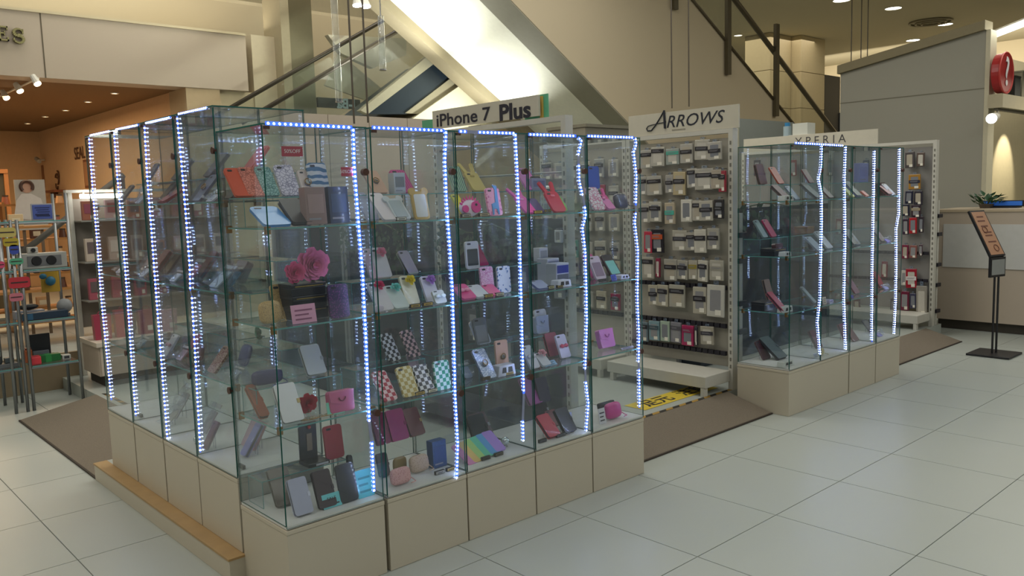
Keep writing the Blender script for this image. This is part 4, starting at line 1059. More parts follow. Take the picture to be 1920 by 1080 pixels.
box('frame', SW, SW + .01, q1.y, q0.y, q1.z, q0.z, plain('7c4c34', .5), wp_); box('panel', SW - .005, SW - .0005, q1.y + .04, q0.y - .04, q1.z + .04, q0.z - .04, plain('a87a58', .5), wp_)
# low timber shelves with goods in the store (blurred through the racks)
for k, (x0, x1, y, zt_) in enumerate(((.3, 3.0, 10.2, 1.35), (1.2, 3.3, 11.6, 1.6))):
    t = thing('timber_shelf_unit', ('pale timber shelf unit just inside the store behind the chrome rack', 'taller pale timber shelf unit farther inside the store')[k], 'shelf unit')
    TW = plain('a8743c', .5, 0, .2, 6)
    n = 4
    for i in range(n): box('shelf_board', x0 + .03, x1 - .03, y, y + .38, .25 + (zt_ - .3) * i / (n - 1), .275 + (zt_ - .3) * i / (n - 1), TW, t)
    for x in (x0, (x0 + x1) / 2, x1 - .03): box('side_board', x, x + .029, y - .01, y + .39, 0.0, zt_, TW, t)
    for i in range(n):
        zz = .2755 + (zt_ - .3) * i / (n - 1)
        for j in range(6):
            xx = x0 + .22 + j * (x1 - x0 - .3) / 6
            c = K.choice(['8a4a38', '5a3424', 'c49a6c', '3f3a34', 'a8603c', 'd0b890', '6a3c4c'])
            g = thing('store_item', 'small %s item, %s from left on the %s board of the %s' % ({'8a4a38': 'rust', '5a3424': 'dark brown', 'c49a6c': 'tan', '3f3a34': 'charcoal', 'a8603c': 'orange brown', 'd0b890': 'cream', '6a3c4c': 'plum'}[c],
                      ('first', 'second', 'third', 'fourth', 'fifth', 'sixth')[j], ('lowest', 'second', 'third', 'top')[i], ('near timber shelf', 'farther timber shelf')[k]), 'store goods', (xx, y + .12, zz), group='goods on the timber shelves')
            if j % 2: bm = B(); add_tube(bm, (0, 0, 0), (0, 0, .09), .05, 10, .035); obj('jar', bm, plain(c, .4), g); bm = B(); add_tube(bm, (0, 0, .0905), (0, 0, .11), .037, 10); obj('lid', bm, plain('4a3a2a', .5), g)
            else: box('packet', -.07, .07, -.03, .03, 0, .13, plain(c, .5), g, .004); box('label', -.04, .04, -.0325, -.0305, .03, .09, plain('d8ccb0', .5), g)

# ================================================================ GLASS SHOWCASES
ZB, CW, CD, CH = .305, .415, .39, 1.47
Y0 = 2.735
def plinth(label, x0, x1, y0, y1, z0, z1, faceX=False, seams=()):
    t = thing('display_plinth', label, 'plinth')
    box('cabinet_body', x0 + .002, x1 - .002, y0 + .002, y1 - .002, z0, z1 - .018, PANEL, t, .0015)
    box('top_board', x0, x1, y0 - .0, y1, z1 - .0178, z1, PANEL, t, .003)
    for s in seams:
        if faceX: box('panel_joint', x0 - .0005, x0 + .004, s - .0015, s + .0015, z0, z1 - .018, plain('8a7f66', .8), t)
    return t
xe_ = [1.335, 1.762, 1.776, 2.188, 2.602, 2.998, 3.405]
plinth('cream plinth under the corner showcase, nearest the camera', 1.335, 1.762, Y0, Y0 + CD, 0.001, ZB - .003)
plinth('cream plinth under the second showcase of the long row', 1.776, 2.186, Y0, Y0 + CD, 0.001, ZB - .003)
plinth('cream plinth under the third showcase of the long row', 2.190, 2.600, Y0, Y0 + CD, 0.001, ZB - .003)
plinth('cream plinth under the fourth showcase of the long row', 2.604, 2.996, Y0, Y0 + CD, 0.001, ZB - .003)
plinth('cream plinth under the end showcase beside the ramp mat', 3.000, 3.405, Y0, Y0 + CD, 0.001, ZB - .003)
plinth('wide cream plinth of two showcases at the left end of the right-hand row', 4.905, 5.745, Y0, Y0 + CD, 0.001, ZB - .003)
plinth('cream plinth under the third showcase of the right-hand row', 5.757, 6.180, Y0, Y0 + CD, 0.001, ZB - .003)
plinth('cream plinth under the last showcase of the right-hand row', 6.188, 6.610, Y0, Y0 + CD, 0.001, ZB - .003)
LX = 1.335; ly = [3.135, 3.545, 3.955, 4.368, 4.78]
LZ = .405
for k, lab in enumerate(('nearest showcase', 'second showcase', 'third showcase', 'farthest showcase')):
    plinth('cream plinth on the step under the %s of the left row' % lab, LX, LX + CD, ly[k] + .003 + (.003 if k in (2, 3) else 0), ly[k + 1] - .003 - (.003 if k in (1, 2) else 0), PZ + .001, LZ - .003, True)

BEAD = emit('cfe0ff', 30, 'led'); HALO = emit('3a68ff', .8, 'led_halo'); UNLIT = plain('8f96b4', .4)  # blue emission on the tape imitates the bloom around the beads
BEADG = emit('eafff0', 9, 'led')
def led(parent, segs, plane, axis, pitch, name='led_strip', mt=BEAD, normal=(0, -1, 0)):
    """segs: polylines given as points on the door glass; strip lies on the glass"""
    inv = parent.matrix_world.inverted() if False else (Matrix.Translation(parent.location) @ parent.rotation_euler.to_matrix().to_4x4()).inverted()
    tape, beads = B(), B()
    nrm = Vector(normal)
    lastp = None
    for seg in segs:
        P = [(on_y if axis == 'y' else on_x)(px, py, plane) for px, py in seg]
        joins = [(lastp, P[0])] if lastp is not None else []
        lastp = P[-1]
        # smooth by subdividing
        dist = 0.0; nextb = pitch / 2
        for a, b in joins + list(zip(P, P[1:])):
            d = b - a; L = d.length; u = d / L; s_ = u.cross(nrm).normalized() * (.0068 if axis == 'y' else .0045); gap = (a, b) in joins
            for sg in (0,):
                q = [a + s_, a - s_, b - s_, b + s_]
                top = [tape.verts.new(inv @ (v + nrm * .0015)) for v in q]; bot = [tape.verts.new(inv @ v) for v in q]
                fs = [tape.faces.new(top), tape.faces.new(bot[::-1])] + [tape.faces.new((top[i], bot[i], bot[(i + 1) % 4], top[(i + 1) % 4])) for i in range(4)]
                for f in fs: f.material_index = 1 if gap else 0
            if gap: continue
            while nextb <= dist + L:
                c = a + u * (nextb - dist) + nrm * .0006
                g = bmesh.ops.create_icosphere(beads, subdivisions=1, radius=.0046 if axis == 'y' else .0040)
                for v in g['verts']: v.co = inv @ (v.co + c)
                nextb += pitch
            dist += L
    o = obj(name, tape, [HALO, UNLIT], parent)
    b_ = obj('led_beads', beads, mt, o, True); tag(b_, kind='stuff')
    return o
def showcase(label, loc, rotz, w_, shelves, hinge_side='L', board=True):
    """local frame: door at y=0 facing -Y, x across, z up from the plinth top"""
    t = thing('glass_showcase', label, 'showcase', loc, (0, 0, rotz), 'tall glass showcases with LED strips')
    g = .005; H = CH; d = CD - .004
    def pane(name, x0, x1, y0, y1, z0, z1, thin, mt=GLASS, e=EDGE):
        bm = B(); add_box(bm, x0, x1, y0, y1, z0, z1, 0, None, 1, thin); return obj(name, bm, [mt, e], t)
    box('base_board', .004, w_ - .004, .004, d, .0, .012, BOARD, t)
    pane('door_pane', .003, w_ - .003, .0, g, .004, H - .008, 1)
    pane('back_pane', .007, w_ - .007, d - g, d, .0125, H - .006, 1)
    pane('side_pane', .0005, g, g + .001, d, .0125, H - .006, 0)
    pane('side_pane', w_ - g, w_ - .0005, g + .001, d, .0125, H - .006, 0)
    pane('top_pane', .0005, w_ - .0005, .001, d, H - .0055, H, 2)
    for z in shelves:
        pane('glass_shelf', g + .002, w_ - g - .002, g + .012, d - g - .004, z - .006, z, 2, SHELFG, EDGE_L)
        bm = B()
        for x in (g, w_ - g - .018):
            for y in (g + .02, d - g - .035): add_box(bm, x, x + .018, y, y + .014, z - .022, z + .006)
        obj('shelf_clip', bm, BRASS, t)
    hx = w_ - .004 if hinge_side == 'L' else w_ - .004
    for z in (H - .17, .36):
        bm = B(); add_tube(bm, (hx - .012, -.006, z), (hx - .012, .012, z), .014, 12); obj('door_hinge', bm, BROWNCLIP, t)
    box('door_stop', .01, .03, -.002, .01, H - .02, H - .009, BROWNCLIP, t)
    return t
SHL = [.375, .745, 1.105]       # shelf tops above the plinth
FRONT = []
xs_ = [(1.335, .427), (1.776, .410), (2.190, .410), (2.604, .392), (3.000, .405)]
names_ = ['corner showcase', 'second showcase', 'third showcase', 'fourth showcase', 'end showcase']
labs = ['corner glass showcase nearest the camera, with red discount cards', 'second glass showcase of the long front row, with bear-eared cases on top',
        'third glass showcase of the long front row, with rainbow cases at bottom', 'fourth glass showcase of the long front row, with red rabbit-ear case',
        'end glass showcase of the long front row beside the ramp mat']
LEDS = [
 ([[(662, 240), (664, 310), (672, 420), (680, 520), (686, 640), (692, 790)], [(697, 828), (701, 922)]], [[(497, 231), (660, 239)]]),
 ([[(836, 245), (834, 300), (837, 380), (843, 460), (848, 540), (851, 640), (853, 740), (858, 830), (856, 897)]], [[(697, 239), (833, 245)]]),
 ([[(966, 250), (970, 330), (974, 430), (977, 560), (980, 680), (982, 738)], [(980, 788), (981, 826)]], [[(860, 246), (875, 247)], [(896, 248), (964, 250)]]),
 ([[(1084, 258), (1090, 264), (1084, 290)], [(1085, 308), (1086, 340), (1092, 366)], [(1096, 386), (1098, 404), (1092, 428), (1097, 470), (1099, 540), (1100, 600), (1097, 692)], [(1098, 715), (1103, 755), (1099, 808)]], [[(991, 252), (1080, 255)]]),
 ([[(1191, 258), (1193, 270), (1188, 285), (1193, 330), (1192, 385)], [(1192, 398), (1190, 416), (1196, 470), (1195, 560), (1198, 630), (1197, 678)], [(1198, 692), (1199, 764)]], [[(1101, 255), (1188, 258)]]),
]
for k, (x, w_) in enumerate(xs_):
    t = showcase(labs[k], (x, Y0, ZB), 0, w_, SHL)
    led(t, LEDS[k][0], Y0 - .001, 'y', .0172)
    led(t, LEDS[k][1], Y0 - .001, 'y', .0215, 'led_strip', BEADG if k == 1 else BEAD)
    FRONT.append(t)
LLED = [([[(332, 218), (340, 300), (350, 420), (356, 500), (357, 545)], [(360, 555), (367, 680), (376, 848)]], [[(334, 214), (388, 202)]]),
        ([[(271, 236), (276, 330), (284, 430), (292, 540), (303, 680), (314, 822)]], [[(273, 231), (320, 220)]]),
        ([[(214, 248), (220, 330), (229, 430), (240, 570), (247, 680), (255, 780)]], [[(217, 243), (260, 234)]]),
        ([[(167, 258), (175, 370), (182, 450), (190, 560), (200, 660), (209, 750)]], [[(169, 254), (205, 246)]])]
labs = ['nearest glass showcase of the left row, behind the corner showcase', 'second glass showcase of the left row on the wooden step',
        'third glass showcase of the left row on the wooden step', 'farthest glass showcase of the left row, beside the brown mat']
LEFT = []
for k in range(4):
    t = showcase(labs[k], (LX, ly[k + 1] - .002, LZ), -PI / 2, .408, SHL)
    led(t, LLED[k][0], LX - .001, 'x', .0195, normal=(-1, 0, 0)); led(t, LLED[k][1], LX - .001, 'x', .0195, normal=(-1, 0, 0))
    LEFT.append(t)
RLED = [[(1541, 272), (1540, 310), (1535, 335), (1541, 365), (1541, 420), (1538, 560), (1533, 605), (1538, 665)], [(1586, 274), (1584, 330), (1585, 450), (1583, 560), (1586, 655)],
        [(1640, 282), (1638, 400), (1636, 500), (1635, 641)], [(1687, 278), (1686, 400), (1681, 430), (1681, 500), (1680, 560), (1677, 626)]]
RIGHT = []
labs = ['first glass showcase at the left end of the right-hand row', 'second glass showcase of the right-hand row', 'third glass showcase of the right-hand row', 'last glass showcase at the far end of the right-hand row']
rx = [(4.908, .418), (5.328, .416), (5.758, .420), (6.190, .419)]
for k, (x, w_) in enumerate(rx):
    t = showcase(labs[k], (x, Y0, ZB), 0, w_, SHL)
    led(t, [RLED[k]], Y0 - .001, 'y', .0172)
    RIGHT.append(t)
led(RIGHT[0], [[(1490, 268), (1580, 273)]], Y0 - .001, 'y', .03)
# cool light the LED strips throw into the cases (real small lamps on the strips)
# ================================================================ GOODS IN THE SHOWCASES
LVN = ['floor', 'lower shelf', 'middle shelf', 'top shelf']
LZS = [.0125, .3755, .7455, 1.1055]
RISE = .11
GROUPS = {}
def stand_prop(t, th, w_, h_, tk):
    """clear easel plate behind a leaning item"""
    if th < .12 or h_ < .05: return
    zl = h_ * .55; L = zl * math.cos(th) - .001
    dn = Vector((0, math.sin(th), -math.cos(th)))
    a = Vector((0, tk + .001, zl)); b = a + dn * (L - tk * math.sin(th) * 0)
    bm = B()
    for sx in (-w_ * .22, w_ * .22):
        n = Vector((.0015, 0, 0)); m_ = Vector((0, .004, .003))
        q = [a + n, a - n, b - n, b + n]
        A = [bm.verts.new(v + Vector((sx, 0, 0))) for v in q]; C = [bm.verts.new(v + Vector((sx, .006, 0))) for v in q]
        bm.faces.new(A); bm.faces.new(C[::-1])
        for i in range(4): bm.faces.new((A[i], C[i], C[(i + 1) % 4], A[(i + 1) % 4]))
    tag(obj('easel_support', bm, CLEARP, t), kind='stuff')
CARDN = [0]
def make(kind, t, w_, h_, c, c2, th):
    P = plain
    tk = .011
    body = c if not isinstance(c, str) else P(c.split()[0] if c else 'c8c8c8', .35, 0, .06, 30, 0, .3)
    dark = P('22222a', .4)
    if kind in ('case', 'ringcase', 'flowercase', 'clearcase', 'bow'):
        prism('shell', rrect(w_, h_, w_ * .16), 0, tk, body, t)
        prism('camera_hole', rrect(w_ * .26, h_ * .065, .004, 3, -w_ * .22, h_ * .87), -.0012, -.0001, dark, t)
        if kind == 'clearcase':
            prism('inner_card', rrect(w_ * .8, h_ * .6, .004, 2, 0, h_ * .12), -.001, -.0001, P(c2 or 'd8dae0', .5), t)
        if kind == 'ringcase':
            bm = B(); add_ring(bm, (0, -.010, h_ * .5), .013, .0022, 'Y', 16, 6); obj('finger_ring', bm, BRASS, t, True)
            bm = B(); add_tube(bm, (0, -.006, h_ * .47), (0, -.0001, h_ * .47), .012, 12); obj('ring_mount', bm, STEEL, t)
        if kind == 'flowercase':
            blossom(t, (w_ * .12, -.012, h_ * .80), .024, c2, 'blossom')
        if kind == 'bow':
            bm = B(); add_ball(bm, (-.014, -.008, h_ * .5), .014, 1, (1.2, .5, .8)); add_ball(bm, (.014, -.008, h_ * .5), .014, 1, (1.2, .5, .8)); add_ball(bm, (0, -.010, h_ * .5), .006, 1); obj('ribbon_bow', bm, P(c2 or 'c8c8d0', .3), t, True)
    elif kind == 'bunny':
        prism('shell', rrect(w_, h_ * .68, w_ * .2), 0, tk, body, t)
        for s_ in (-1, 1):
            M2 = Matrix.Translation((s_ * w_ * .24, 0, h_ * .62)) @ Matrix.Rotation(s_ * .28, 4, 'Y')
            bm = B(); add_prism(bm, rrect(w_ * .24, h_ * .42, w_ * .115), .001, tk - .001, M2); obj('ear', bm, body, t)
        prism('bow_tie', rrect(w_ * .3, h_ * .06, .003, 2, 0, h_ * .5), -.003, -.0001, P(c2 or 'd86a78', .4), t)
        prism('camera_hole', rrect(w_ * .24, h_ * .05, .004, 3, -w_ * .2, h_ * .57), -.0012, -.0001, dark, t)
    elif kind in ('bear',):
        prism('shell', rrect(w_, h_ * .9, w_ * .16), 0, tk, body, t)
        prism('window', rrect(w_ * .78, h_ * .74, w_ * .1, 3, 0, h_ * .07), -.001, -.0001, P(c2 or 'c8ccd0', .25), t)
        for s_ in (-1, 1):
            bm = B(); add_tube(bm, (s_ * w_ * .42, .001, h_ * .9), (s_ * w_ * .42, tk - .001, h_ * .9), w_ * .22, 16); obj('ear', bm, body, t)
    elif kind == 'flip':
        tk = .019
        bm = B(); add_prism(bm, rrect(w_, h_, .010, 3), 0, .004); obj('front_cover', bm, body, t)
        bm = B(); add_prism(bm, rrect(w_ - .006, h_ - .006, .006, 2, .001, .003), .0042, .0148); obj('inner_shell', bm, P('3a3a40', .4), t)
        bm = B(); add_prism(bm, rrect(w_, h_, .010, 3), .015, .019); obj('back_cover', bm, body, t)
        box('clasp_strap', w_ * .38, w_ / 2 + .002, -.0022, -.0001, h_ * .44, h_ * .56, P(c2, .4) if c2 else body, t, .0008)
    elif kind == 'box':
        tk = .045
        bm = B(); add_box(bm, -w_ / 2, w_ / 2, 0, tk, 0, h_); obj('carton', bm, body, t, bevel=.002)
        box('label', -w_ * .38, w_ * .38, -.0012, -.0001, h_ * .3, h_ * .8, P(c2 or 'c8c8cc', .4), t)
        box('printed_band', -w_ * .38, w_ * .2, -.0012, -.0001, h_ * .12, h_ * .17, P('8a8a90', .4), t)
    elif kind == 'giftbox':
        tk = .10
        box('carton', -w_ / 2, w_ / 2, 0, tk, 0, h_ * .7, body, t, .002); box('lid', -w_ / 2 - .002, w_ / 2 + .002, -.002, tk + .002, h_ * .7 + .0005, h_, body, t, .002)
        box('gold_stripe', -w_ * .4, w_ * .42, -.0035, -.0021, h_ * .76, h_ * .83, P('a8904c', .3, .6), t)
    elif kind == 'rose':
        blossom(t, (0, w_ * .5, w_ * .52), w_ * .5, c if isinstance(c, str) else 'd86a94', 'petals', True); tk = w_
        bm = B(); add_tube(bm, (0, w_ * .5, 0), (0, w_ * .5, w_ * .25), .008, 8, .015); obj('calyx', bm, P('2f5a38', .6), t)
    elif kind == 'card':
        CARDN[0] += 1
        box('card', -w_ / 2, w_ / 2, 0, .0015, 0, h_, body, t)
        bm = B()
        if c2 and c2.startswith('!'):
            lettering(c2[1:], h_ * .34, dark, t, (0, -.0008, h_ * .62))
            add_box(bm, -w_ * .1, w_ * .38, -.0010, -.0002, h_ * .2, h_ * .3)
        else:
            for i, (a, b) in enumerate(((-.36, .36), (-.36, .2), (-.36, .3))): add_box(bm, w_ * a, w_ * b, -.0010, -.0002, h_ * (.66 - .24 * i), h_ * (.74 - .24 * i))
        tag(obj('printed_lines', bm, P(c2 if (c2 and not c2.startswith('!')) else '3a3a46', .5), t), kind='stuff')
        bm = B(); add_box(bm, -w_ * .1, w_ * .1, .002, .02, 0, .002); add_box(bm, -w_ * .1, w_ * .1, .0017, .0032, 0, h_ * .3); obj('card_foot', bm, CLEARP, t)
        tk = .0015
    elif kind == 'label':      # black and gold price label lying on the shelf edge
        bm = B(); add_box(bm, -w_ / 2, w_ / 2, 0, .012, 0, h_); obj('holder', bm, P('2c2722', .5), t, bevel=.001)
        box('insert', -w_ * .44, w_ * .44, -.0010, -.0001, h_ * .2, h_ * .85, P(c, .5), t)
        bm = B(); add_box(bm, -w_ * .3, w_ * .3, -.0018, -.0011, h_ * .42, h_ * .6); obj('printed_price', bm, dark, t); tk = .012
    elif kind == 'stand':      # white bridge-shaped display base with slots
        tk = .06
        bm = B(); pts = [(-w_ / 2, 0), (w_ / 2, 0), (w_ * .42, h_), (-w_ * .42, h_)]
        add_prism(bm, pts, 0, .05); obj('base', bm, body, t, bevel=.003)
        prism('slot', [(-w_ * .28, h_ * .3), (-w_ * .04, h_ * .3), (-w_ * .05, h_ * .8), (-w_ * .24, h_ * .8)], -.001, -.0001, dark, t)
        prism('slot', [(w_ * .06, h_ * .3), (w_ * .32, h_ * .3), (w_ * .28, h_ * .8), (w_ * .07, h_ * .8)], -.001, -.0001, dark, t)
    elif kind == 'pouch':
        tk = w_ * .3
        bm = B(); bmesh.ops.create_icosphere(bm, subdivisions=3, radius=1)
        for v in bm.verts:
            p = v.co; f = lambda a, e: math.copysign(abs(a) ** e, a)
            v.co = Vector((f(p.x, .55) * w_ / 2, tk / 2 + f(p.y, .8) * tk / 2, h_ / 2 + f(p.z, .55) * h_ / 2))
        obj('body', bm, body, t, True)
        bm = B(); add_ring(bm, (0, tk / 2, h_ * .5), 1, .02, 'Y', 28, 5)
        for v in bm.verts: v.co = Vector((v.co.x * w_ * .47, tk / 2 + (v.co.y - tk / 2) * .08, h_ * .5 + (v.co.z - h_ * .5) * h_ * .47))
        obj('zipper', bm, P(c2 or '5a5a60', .4), t, True)
        bm = B(); add_path(bm, [(w_ * .45, tk * .4, h_ * .3), (w_ * .56, tk * .1, h_ * .12), (w_ * .5, -.02, .004), (w_ * .2, -.03, .004)], .0022, 5); obj('wrist_strap', bm, body, t)
    elif kind == 'handbag':
        tk = .03
        bm = B(); add_prism(bm, rrect(w_, h_, .012), 0, tk); obj('bag_body', bm, body, t, bevel=.003)
        prism('flap', [(-w_ * .5, h_ * .98), (-w_ * .46, h_ * .5), (0, h_ * .38), (w_ * .46, h_ * .5), (w_ * .5, h_ * .98)], -.003, -.0001, body, t)
        bm = B(); add_ring(bm, (0, -.006, h_ * .7), w_ * .13, .0022, 'Y', 18, 5, PI, 2 * PI); obj('chain_loop', bm, P(c2 or '8a6a3c', .3, .5), t, True)
    elif kind == 'hedgehog':
        tk = .03; PK_ = P('e03c94', .4)
        bm = B(); add_ball(bm, (0, .017, h_ * .42), .5, 3)
        for v in bm.verts: v.co = Vector((v.co.x * w_, .017 + (v.co.y - .017) * .033, h_ * .42 + (v.co.z - h_ * .42) * h_ * .82))
        obj('body', bm, body, t, True)
        bm = B()
        for i in range(9):
            a = .3 + i * .3; c_ = Vector((math.cos(a) * w_ * .42, .012, h_ * .42 + math.sin(a) * h_ * .36)); add_tube(bm, c_, c_ + Vector((math.cos(a) * .014, 0, math.sin(a) * .02)), .007, 6, .001)
        tag(obj('spikes', bm, PK_, t), kind='stuff')
        bm = B(); add_tube(bm, (w_ * .2, -.004, h_ * .42), (w_ * .2, .004, h_ * .42), h_ * .27, 20); obj('cheek', bm, PK_, t)
        bm = B(); add_tube(bm, (-w_ * .3, -.003, h_ * .35), (-w_ * .3, .006, h_ * .35), h_ * .17, 20); obj('cheek', bm, PK_, t)
        bm = B(); add_tube(bm, (w_ * .2, -.006, h_ * .52), (w_ * .2, -.0041, h_ * .52), .006, 10); obj('eye', bm, dark, t)
    elif kind == 'giraffe':
        prism('shell', rrect(w_, h_, w_ * .16), 0, tk, body, t)
        prism('camera_hole', rrect(w_ * .26, h_ * .065, .004, 3, -w_ * .22, h_ * .87), -.0012, -.0001, dark, t)
        prism('giraffe_shape', [(-.02, 0.004), (-.012, .004), (-.008, .03), (.008, .03), (.012, .004), (.02, .004), (.022, .05), (.026, h_ + .008), (.0, h_ + .012), (.012, h_ - .008), (.004, .06), (-.018, .052)], -.003, -.0002, P('5a9ad8', .4), t)
    elif kind == 'ball':
        bm = B(); add_ball(bm, (0, w_ / 2, w_ / 2 + .006), w_ / 2, 3); obj('crystal', bm, P('c8d4d8', .08, .7), t); tk = w_
        bm = B(); add_tube(bm, (0, w_ / 2, 0), (0, w_ / 2, .008), w_ * .3, 12, w_ * .22); obj('base', bm, STEEL, t)
    elif kind == 'clearbag':
        tk = .03; rr = random.Random(int(w_ * 9000) + CARDN[0]); CARDN[0] += 1
        bm = B(); bmesh.ops.create_grid(bm, x_segments=7, y_segments=9, size=.5)
        for v in bm.verts:
            x, z = v.co.x * w_, (v.co.y + .5) * h_
            v.co = Vector((x + rr.uniform(-.004, .004), .012 + .010 * math.sin(z * 60 + x * 30) + rr.uniform(-.006, .006), z))
        obj('film', bm, CLEARP, t)
        prism('contents', rrect(w_ * .7, h_ * .7, .006, 2, 0, h_ * .06), .03, .036, P(c, .4), t)
        box('header_card', -w_ / 2, w_ / 2, .026, .029, h_ * .86, h_ * .99, P(c2 or 'c4c0b8', .5), t)
    elif kind == 'fan':
        for i, cc in enumerate(c.split()):
            M2 = Matrix.Translation((-w_ / 2 + i * w_ / 5.5, .002 + i * .004, .001 + i * .0025)) @ Matrix.Rotation(math.radians(-58), 4, 'X') @ Matrix.Rotation(math.radians(-8 + i * 1.5), 4, 'Y')
            bm = B(); add_prism(bm, rrect(.062, .13, .01), 0, .006, M2); obj('phone_case', bm, P(cc, .4), t)
        tk = .1
    elif kind == 'beads':
        rr = random.Random(5); bm = B()
        for i in range(90): add_ball(bm, (rr.uniform(-w_ / 2, w_ / 2), rr.uniform(0, h_), .003), rr.uniform(.002, .004), 0)
        o = obj('pebbles', bm, P('b8b09a', .2, .3, .3, 60), t); tag(o, kind='stuff')
        bm = B(); add_path(bm, [(-w_ * .5, .01, .003), (-w_ * .2, -.004, .003), (w_ * .2, .004, .003), (w_ * .5, -.002, .003)], .002, 5); obj('strand', bm, BRASS, t); tk = h_
    elif kind == 'tower':     # boxed phone stand, black with open slot
        tk = .06
        box('backplate', -w_ / 2, w_ / 2, .04, .05, .016, h_, body, t, .002); box('base', -w_ / 2, w_ * .7, -.03, .055, 0, .015, body, t, .002)
        box('swatch', -w_ * .1, w_ * .2, .037, .0395, h_ * .3, h_ * .72, P('8a7a66', .5), t); box('base_label', -w_ * .1, w_ * .6, -.0315, -.0305, .003, .011, P('c0c0c4', .5), t)
        bm = B(); add_ball(bm, (w_ * .05, .034, h_ * .88), .008, 1); obj('red_button', bm, P('b02c34', .4), t, True)
    elif kind == 'cube':
        tk = .075
        box('carton', -w_ / 2, w_ / 2, 0, tk, 0, h_, body, t, .004)
        bm = B(); add_box(bm, -w_ * .44, w_ * .44, -.0012, -.0001, h_ * .55, h_ * .9); obj('upper_label', bm, P(c2 or '2a3478', .4), t)
        box('lower_label', -w_ * .44, w_ * .44, -.0012, -.0001, h_ * .08, h_ * .5, P('55585f', .4), t)
    return tk
def blossom(t, c, R, col, name, big=False):
    bm = B(); rr = random.Random(len(bpy.data.meshes))
    n = 44 if big else 18
    for i in range(n):
        f = (i + .5) / n; rad = R * (.15 + .85 * f); a = i * 2.4
        el = PI / 2 * (1 - f) * .9
        d = Vector((math.cos(a), -math.sin(el) * .9, math.sin(a)))
        s_ = Vector((-math.sin(a), 0, math.cos(a)))
        L = R * (.38 + .42 * f)
        base = Vector(c) + Vector((math.cos(a) * rad * .35, -.2 * R * (1 - f), math.sin(a) * rad * .35))
        tip = base + Vector((math.cos(a) * L * (.3 + .7 * f), -L * (.9 - .7 * f), math.sin(a) * L * (.3 + .7 * f)))
        mid = (base + tip) / 2 + Vector((0, -L * .12, 0))
        vs = [bm.verts.new(v) for v in (base, mid + s_ * L * .55, tip + s_ * L * .35, tip + d * L * .06, tip - s_ * L * .35, mid - s_ * L * .55)]
        m_ = bm.verts.new(mid + Vector((0, L * .08, 0)))
        for k in range(6): bm.faces.new((vs[k], vs[(k + 1) % 6], m_))
    add_ball(bm, Vector(c) + Vector((0, -.05 * R, 0)), R * .3, 1)
    tag(obj(name, bm, plain(col, .6, 0, .25, 60), t), kind='stuff')
CATS = {'hedgehog': 'phone case', 'giraffe': 'phone case', 'case': 'phone case', 'ringcase': 'phone case', 'flowercase': 'phone case', 'clearcase': 'phone case', 'bow': 'phone case', 'bunny': 'phone case', 'bear': 'phone case', 'flip': 'wallet case',
        'box': 'box', 'giftbox': 'box', 'rose': 'artificial flower', 'card': 'card', 'label': 'price label', 'stand': 'display base', 'pouch': 'pouch', 'handbag': 'wallet case', 'ball': 'ornament',
        'clearbag': 'pack', 'fan': 'phone cases', 'beads': 'ornament', 'tower': 'phone stand', 'cube': 'box'}
NMS = {'hedgehog': 'novelty_phone_case', 'giraffe': 'giraffe_phone_case', 'case': 'phone_case', 'ringcase': 'ring_phone_case', 'flowercase': 'flower_phone_case', 'clearcase': 'clear_phone_case', 'bow': 'ribbon_phone_case', 'bunny': 'rabbit_ear_case', 'bear': 'bear_ear_case', 'flip': 'wallet_case',
       'box': 'package_box', 'giftbox': 'gift_box', 'rose': 'artificial_rose', 'card': 'sale_card', 'label': 'price_label', 'stand': 'slotted_tag_holder', 'pouch': 'zip_pouch', 'handbag': 'clutch_wallet', 'ball': 'crystal_ball',
       'clearbag': 'clear_pack', 'fan': 'case_fan', 'beads': 'bead_ornament', 'tower': 'phone_stand', 'cube': 'package_cube'}
DEP = {'f': .05, 'm': .12, 'k': .19, 'b': .27}
ALLP = []
def put(side, k, lv, lift, kind, px, dep, w_, h_, c, c2, lean, words, dz=0, yaw=0, lay=0):
    th = math.radians(lean)
    if side == 'L':
        base = LZ; x = LX + DEP[dep]; y = on_x(px, 500, x).y
        lo, hi = ly[k] + .02 + w_ / 2, ly[k + 1] - .02 - w_ / 2
        y = min(max(y, min(lo, hi)), max(lo, hi)); yaw0 = -PI / 2; case = ('nearest', 'second', 'third', 'farthest')[k] + ' left showcase'
    elif side == 'F':
        base = ZB; y = Y0 + DEP[dep]; x = on_y(px, 500, y).x; yaw0 = 0
        lo, hi = xs_[k][0] + .012 + w_ / 2, xs_[k][0] + xs_[k][1] - .012 - w_ / 2
        x = min(max(x, min(lo, hi)), max(lo, hi)); case = names_[k]
    else:
        base = ZB; y = Y0 + DEP[dep]; x = on_y(px, 500, y).x; yaw0 = 0
        lo, hi = rx[k][0] + .012 + w_ / 2, rx[k][0] + rx[k][1] - .012 - w_ / 2
        x = min(max(x, min(lo, hi)), max(lo, hi)); case = ('first', 'second', 'third', 'last')[k] + ' right showcase'
    # leaning pixel correction is not needed: items lean away from the glass
    z = base + LZS[lv] + (RISE if lift else 0) + dz
    lab = '%s %s %s of the %s' % (words, 'raised above the' if lift else 'on the', LVN[lv], case)
    t = thing(NMS[kind], lab, CATS[kind], (x, y, z + .0006), (-th, 0, yaw0 + math.radians(yaw)), 'goods in the glass showcases')
    tk = make(kind, t, w_, h_, c, c2, th)
    t.location.z += tk * math.sin(th)
    if lay: pass
    if kind in ('case', 'ringcase', 'flowercase', 'clearcase', 'bow', 'bunny', 'bear', 'flip', 'clearbag', 'box', 'handbag'): stand_prop(t, th, w_, h_, tk)
    ALLP.append(t)
    return t
